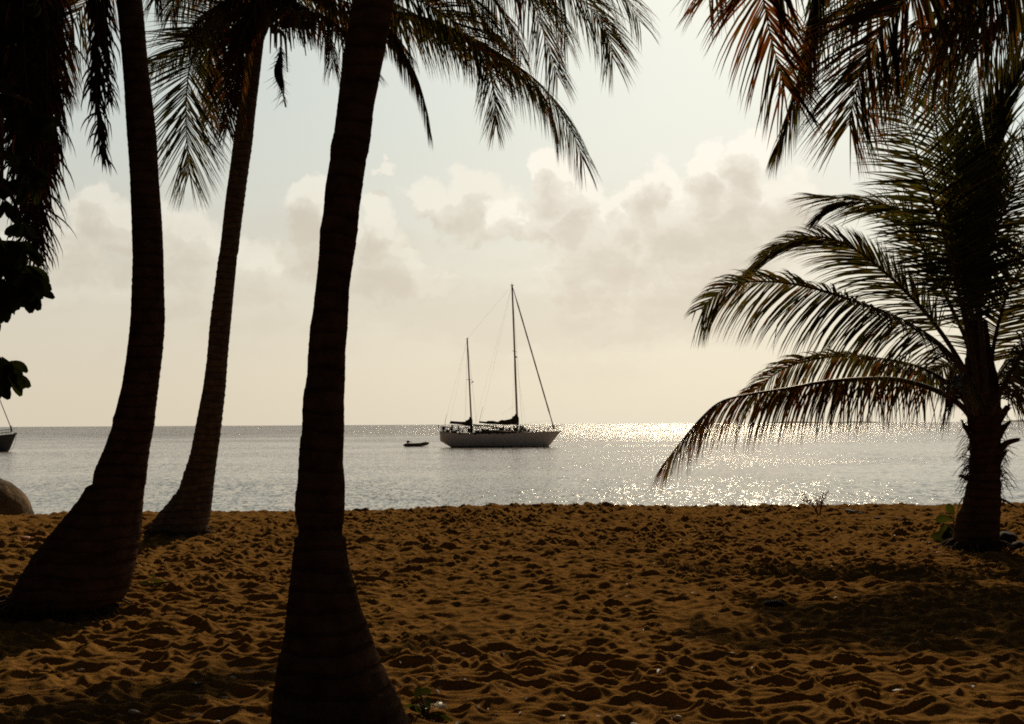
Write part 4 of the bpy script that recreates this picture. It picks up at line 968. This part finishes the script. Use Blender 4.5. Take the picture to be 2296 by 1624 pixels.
m = MB(); x0 = -L2 + .28; m.box((x0 + .30, 0, .62), (.38, .26, .30), bev=.10); m.box((x0 + .22, 0, .42), (.12, .12, .5), bev=.03); m.tube([(x0 + .46, 0, .60), (x0 + .85, 0, .55)], .03, 6); m.box((x0 + .10, 0, .08), (.1, .08, .5), bev=.02)
pk(m.build('outboard_motor', M['dark'], ding))

# second yacht, only its bow reaches into the view
w2 = G(20, 1013, WZ); kk = w2.y / F
y2 = empty('sailing_boat', w2, 'yacht cut off by the left edge with only its bow and forestay showing', 'sailboat')
X = lambda px: (px - 20) * kk
Z = lambda py: (1013 - py) * kk
st2 = np.linspace(X(20) - 13.0, X(34), 44)
sh2 = np.interp(st2, [X(20) - 13, X(-60), X(34)], [1.35, 1.5, Z(974)]); ke2 = np.interp(st2, [X(20) - 13, X(20) - 11.8, X(14), X(20), X(34)], [.6, -.1, -.3, 0, Z(978)])
be2 = np.interp(st2, [X(20) - 13, X(20) - 8, X(20) - 4, X(20) - 1.5, X(34)], [1.2, 1.9, 1.7, .9, .05])
pk(hull_mesh(st2, sh2, ke2, be2).build('hull', [M['hull_navy'], M['deckm']], y2))
m = MB()
for s in (-1, 1): m.tube([(x_, s * (b_ + .01), z_) for x_, z_, b_ in zip(st2, sh2, be2)], .05, 5)
m.tube([(X(30), 0, Z(974)), (X(37), 0, Z(972))], .09, 6); pk(m.build('rail_cap', M['hull_dark'], y2))
m = MB(); m.box((-5.5, 0, 1.7), (5, 1.8, .5), bev=.15); pk(m.build('coach_roof', M['hull'], y2))
m = MB(); mt2 = Vector((-5.0, 0, 15)); m.tube([Vector((-4.6, 0, 1.4)), mt2], .11, 10); pk(m.build('mast', M['spar'], y2))
m = MB(); m.tube([mt2, Vector((X(26), 0, Z(966)))], .05, 6); m.tube([Vector((X(24.5), 0, Z(968))), Vector((X(23), 0, Z(955)))], .10, 6); m.tube([mt2, Vector((-12.6, 0, 1.4))], .015, 4)
pk(m.build('forestay', M['wire'], y2))
m = MB()
for s in (-1, 1):
    f_ = lambda px, up: Vector((X(px), s * max(.1, float(np.interp(X(px), st2, be2)) - .06), float(np.interp(X(px), st2, sh2)) + up))
    for px in (-60, -35, -10, 8, 20): m.tube([f_(px, 0), f_(px, .6)], .02, 4)
    for up in (.6, .3): m.tube([f_(px, up) for px in (-60, -35, -10, 8, 20)] + [Vector((X(32), 0, Z(974) + up))], .018, 4)
pk(m.build('guard_rail', M['dark'], y2))
m = MB(); m.tube([(X(36), 0, Z(973)), (X(34), 0, Z(990)), (X(30), 0, Z(1003)), (X(22), 0, Z(1014))], .02, 4, cap=False); pk(m.build('anchor_line', M['wire'], y2))

# ------------------------------------------------------------------ boulder, plants, litter on the sand
def blob(name, c, size, mat, seed, label, cat, group=None, sub=4, rough=.12):
    import bmesh
    bm = bmesh.new(); bmesh.ops.create_icosphere(bm, subdivisions=sub, radius=1)
    r2 = random.Random(seed); ph = [(Vector((r2.gauss(0, 1), r2.gauss(0, 1), r2.gauss(0, 1))) * k, r2.random() * 6.28, 1 / k ** 1.1) for k in (1.2, 1.8, 2.6, 4, 6, 9) for _ in range(2)]
    for v in bm.verts:
        p = v.co.copy(); q = 1 + rough * sum(a * math.sin(d.dot(p) * 1.6 + f) for d, f, a in ph)
        v.co = Vector((p.x * size[0], p.y * size[1], p.z * size[2])) * q
    for f in bm.faces: f.smooth = True
    me = bpy.data.meshes.new(name); bm.to_mesh(me); bm.free(); me.materials.append(mat)
    o = bpy.data.objects.new(name, me); COL.objects.link(o); o.location = c
    return tag(o, label, cat, group)
br = P(-52, 1158, 20.5)
blob('boulder', br, (.98, .95, .78), M['rock'], 4, 'big rounded boulder at the left edge behind the crest of the sand', 'boulder', rough=.05)

def gp(px, py): return ground(px, py)
# dead weed standing on the crest
c = gp(1836, 1156); wd = empty('weed', c, 'tall spindly dried weed on the sand crest in front of the glittering water', 'weed'); m = MB(); m2 = MB(); r6 = random.Random(8)
def up(px, py): return P(px, py, c.y)
for pts in ([(1836, 1160), (1822, 1130), (1808, 1118), (1801, 1104)], [(1828, 1140), (1812, 1128), (1798, 1121)], [(1838, 1160), (1842, 1135), (1850, 1112), (1858, 1101)], [(1836, 1160), (1830, 1142), (1838, 1120)], [(1838, 1155), (1842, 1125), (1845, 1110), (1848, 1106)], [(1834, 1160), (1832, 1148), (1826, 1142)]):
    q = catmull([up(*p) for p in pts], 10); m.tube(q, [.011 * (1 - .7 * i / 10) for i in range(11)], 4)
    for i in range(3, 11):
        for _ in range(3):
            d = Vector((r6.gauss(0, 1), r6.gauss(0, 1), r6.gauss(.3, .8))).normalized(); leaf(m2, q[i], d, r6.uniform(.02, .05), .02, rr=r6)
for _ in range(90):
    p = up(r6.uniform(1826, 1846), r6.uniform(1112, 1150)) + Vector((0, r6.gauss(0, .05), 0)); leaf(m2, p, Vector((r6.gauss(0, 1), r6.gauss(0, 1), .2)), r6.uniform(.015, .04), .015, rr=r6)
m.build('stem', M['pale_twig'], wd); m2.build('foliage', M['dry_weed'], wd)

def seedling(px, py, specs, label, mat='sprout', name='seedling', cat='plant', stem=None, group=None, sc=1.0):
    c = gp(px, py); e = empty(name, c, label, cat, group); m = MB(); rr = random.Random(int(px)); m2 = MB()
    for (ox, oy, dx, dz, l, w) in specs:
        a = P(px + ox, py - oy, c.y + rr.gauss(0, .02)); leaf(m, a, Vector((dx, rr.gauss(0, .35), dz)), l * sc, w * sc, rr=rr, curl=.45)
        m2.tube(catmull([c + Vector((0, 0, -.02)), c.lerp(a, .55) + Vector((0, 0, .02)), a], 6), .006, 4)
    m2.build('stem', M['twig'] if stem is None else stem, e); m.build('leaves', M[mat], e); return e
seedling(2140, 1216, [(-2, 50, -1, .35, .26, .11), (-8, 34, -.9, -.1, .30, .15), (-2, 60, -.3, 1, .17, .11), (8, 70, .1, .8, .22, .14), (-12, 10, -.5, .2, .24, .13), (-10, 38, -.6, -1, .34, .16), (4, 55, .6, .4, .18, .10), (0, 30, -.8, -.6, .30, .14), (-6, 20, -.9, .3, .18, .08)],
         'green broad-leaved seedling at the left foot of the short young palm')
seedling(1690, 1146, [(0, 6, -.4, 1, .07, .025), (1, 6, .5, .9, .06, .022), (0, 3, -.9, .4, .05, .02)], 'tiny green sprout on the crest left of the dried weed', name='sprout')
seedling(1780, 1165, [(0, 4, .2, 1, .07, .02), (0, 5, -.4, .9, .06, .02)], 'tiny sprout on the sand just in front of the dried weed', name='sprout')
seedling(340, 1318, [(-3, 8, -1, .5, .10, .035), (3, 10, .9, .5, .10, .035), (0, 12, .2, 1, .09, .03), (6, 6, 1, .1, .08, .03)], 'small green sprout on the sand right of the thick leaning trunk', name='sprout')
e = seedling(958, 1612, [(2, 10, -.15, 1, .16, .055), (0, 8, -.9, .7, .15, .05), (4, 6, 1, .25, .20, .05), (8, 4, 1.0, .0, .24, .045), (-4, 6, -1, .15, .20, .04), (-20, 14, -.7, .9, .14, .05), (6, 2, .8, -.3, .16, .04), (-26, 40, .2, 1, .12, .05), (-20, 60, .9, .35, .10, .05)], 'green plant with small white flowers at the foot of the nearest palm', sc=.72)
m = MB(); r7 = random.Random(2); c = gp(962, 1608)
for k in range(16):
    a = r7.random() * 6.28; b = c + Vector((r7.uniform(-.06, .06), r7.uniform(-.05, .05), .03))
    leaf(m, b, Vector((math.cos(a), math.sin(a), .5)), .045, .016, rr=r7)
m.build('flower', M['petal'], e)
# grassy sprigs and twigs
sprigs = [(1690, 1142, 14), (1210, 1142, 10), (1350, 1140, 9), (990, 1150, 8), (2165, 1300, 14), (2172, 1312, 18), (1485, 1600, 20), (760, 1500, 20), (968, 1508, 22), (1500, 1466, 10), (1000, 1144, 9)]
wlab = ['thin bare twig on the crest between seedling and weed', 'thin twig on the crest just right of the yacht bow', 'tiny twig on the crest right of centre under the frond tip', 'thin twig on the crest right of the nearest trunk', 'thin grass blade in the shade below the young palm',
        'taller grass blade in the shade in front of the young palm', 'grass blade near the bottom edge right of centre', 'short twig in the sand left of the nearest trunk', 'pale twig sticking out of the sand right of the nearest trunk foot', 'small dark twig in the sand right of centre', 'second thin twig on the crest right of the nearest trunk']
for k, (px, py, h) in enumerate(sprigs):
    c = gp(px, py); m = MB(); rr = random.Random(k); hh = h * c.y / F
    for j in range(3):
        d = Vector((rr.gauss(0, .5), rr.gauss(0, .2), 1)).normalized()
        m.tube(catmull([c - Vector((0, 0, .02)), c + d * hh * .5, c + d * hh + Vector((rr.gauss(0, .3) * hh, 0, -.1 * hh))], 6), [.0045 * (1 - .7 * i / 6) for i in range(7)], 4)
    tag(m.build('twig', M['twig']), wlab[k], 'twig', 'twigs and blades stuck in the sand')
# dark coconuts / husks / driftwood
cc = [(2258, 1226, .14, 'old coconut half buried in shade at the right foot of the young palm'), (2284, 1232, .09, 'smaller coconut lying against the larger one by the young palm'),
      (1930, 1156, .035, 'dark palm husk on the sand right of the dried weed'), (1968, 1166, .045, 'flat dark husk lying right of the first husk'), (2016, 1160, .035, 'dark husk nearest to the young palm'), (1735, 1356, .06, 'small dark husk in the shaded sand right of centre'), (700, 1246, .05, 'small dark nut on the sand between slim and nearest palms')]
for k, (px, py, s, lb) in enumerate(cc):
    c = gp(px, py); fl = .85 if k < 2 else .42
    blob('coconut' if k in (0, 1, 6) else 'husk', c + Vector((0, 0, s * fl * .4)), (s * (1.0 if k < 2 else 1.6), s, s * fl), M['coconut'], 30 + k, lb, 'coconut' if k in (0, 1, 6) else 'husk', 'husks on the sand', sub=3, rough=.09)
c = gp(1900, 1150); m = MB(); m.tube(catmull([gp(1895, 1146) + Vector((0, 0, .03)), gp(1920, 1152) + Vector((0, 0, .06)), gp(1950, 1156) + Vector((0, 0, .03))], 10), [.015, .022, .025, .028, .026, .022, .02, .018, .015, .012, .008], 7)
tag(m.build('driftwood', M['coconut']), 'dark stick of driftwood lying just right of the dried weed', 'driftwood')
sh = [(56, 1212, .055, 'pinkish broken shell on the sand at far left'), (64, 1208, .04, 'smaller pink shell touching the broken shell'), (1715, 1412, .018, 'white shell bit in the shaded sand right of centre'), (344, 1362, .022, 'white shell chip right of the leaning trunk foot'), (182, 1498, .016, 'white shell chip at lower left'),
      (4, 1468, .02, 'white shell chip at the left edge'), (300, 1605, .022, 'white shell chip near the bottom edge left of the nearest palm'), (1005, 1454, .014, 'tiny white shell chip right of the nearest trunk'), (1520, 1612, .02, 'white shell chip at the bottom edge right of centre'), (483, 1620, .02, 'white chip at the bottom edge beside the nearest palm'),
      (1262, 1610, .013, 'tiny white shell chip at the bottom edge right of the flowering plant'), (2060, 1440, .013, 'tiny white shell chip in the right foreground')]
for k, (px, py, s, lb) in enumerate(sh):
    c = gp(px, py)
    blob('shell', c + Vector((0, 0, s * .3)), (s * 1.3, s, s * .55), M['pinkshell'] if k < 2 else M['shell'], 60 + k, lb, 'shell', 'shell fragments on the sand', sub=2, rough=.16)

m = MB(); r8 = random.Random(17)                       # fine dry litter blown over the sand
for k in range(1500):
    z = r8.random()
    if z < .35: x_, y_ = r8.gauss(-1.6, 1.3), r8.gauss(6.4, .9)
    elif z < .55: x_, y_ = r8.gauss(5.2, .9), r8.gauss(12.8, 1.2)
    elif z < .70: x_, y_ = r8.gauss(3.6, 1.2), r8.gauss(9.0, 1.2)
    else: y_ = r8.uniform(5.2, 19); x_ = r8.uniform(-.5, .5) * y_
    if y_ < 4.8: continue
    p = Vector((x_, y_, gz(x_, y_) + .006)); a = r8.random() * 6.28; l = r8.choice((.012, .02, .03, .05)) * r8.uniform(.7, 1.5)
    d = Vector((math.cos(a), math.sin(a), r8.uniform(-.1, .35))).normalized()
    if r8.random() < .4: m.tube([p, p + d * l * 1.8], [.0022, .001], 3, mi=0, cap=False)
    else: leaf(m, p, d, l, l * r8.uniform(.15, .4), 1 if r8.random() < .7 else 2, curl=.2, nseg=3, face=Vector((0, 0, 1)), rr=r8)
tag(m.build('litter', [M['twig'], M['leaf_dead'], M['leaf_brown']]), 'scattered fine dry leaf and twig litter over the sand', 'litter', kind='stuff')

S.cycles.use_denoising = False
S.cycles.max_bounces = 6; S.cycles.diffuse_bounces = 3; S.cycles.transmission_bounces = 3; S.cycles.glossy_bounces = 3
S.cycles.use_light_tree = False
S.cycles.sample_clamp_direct = 30.0; S.cycles.filter_width = 1.85
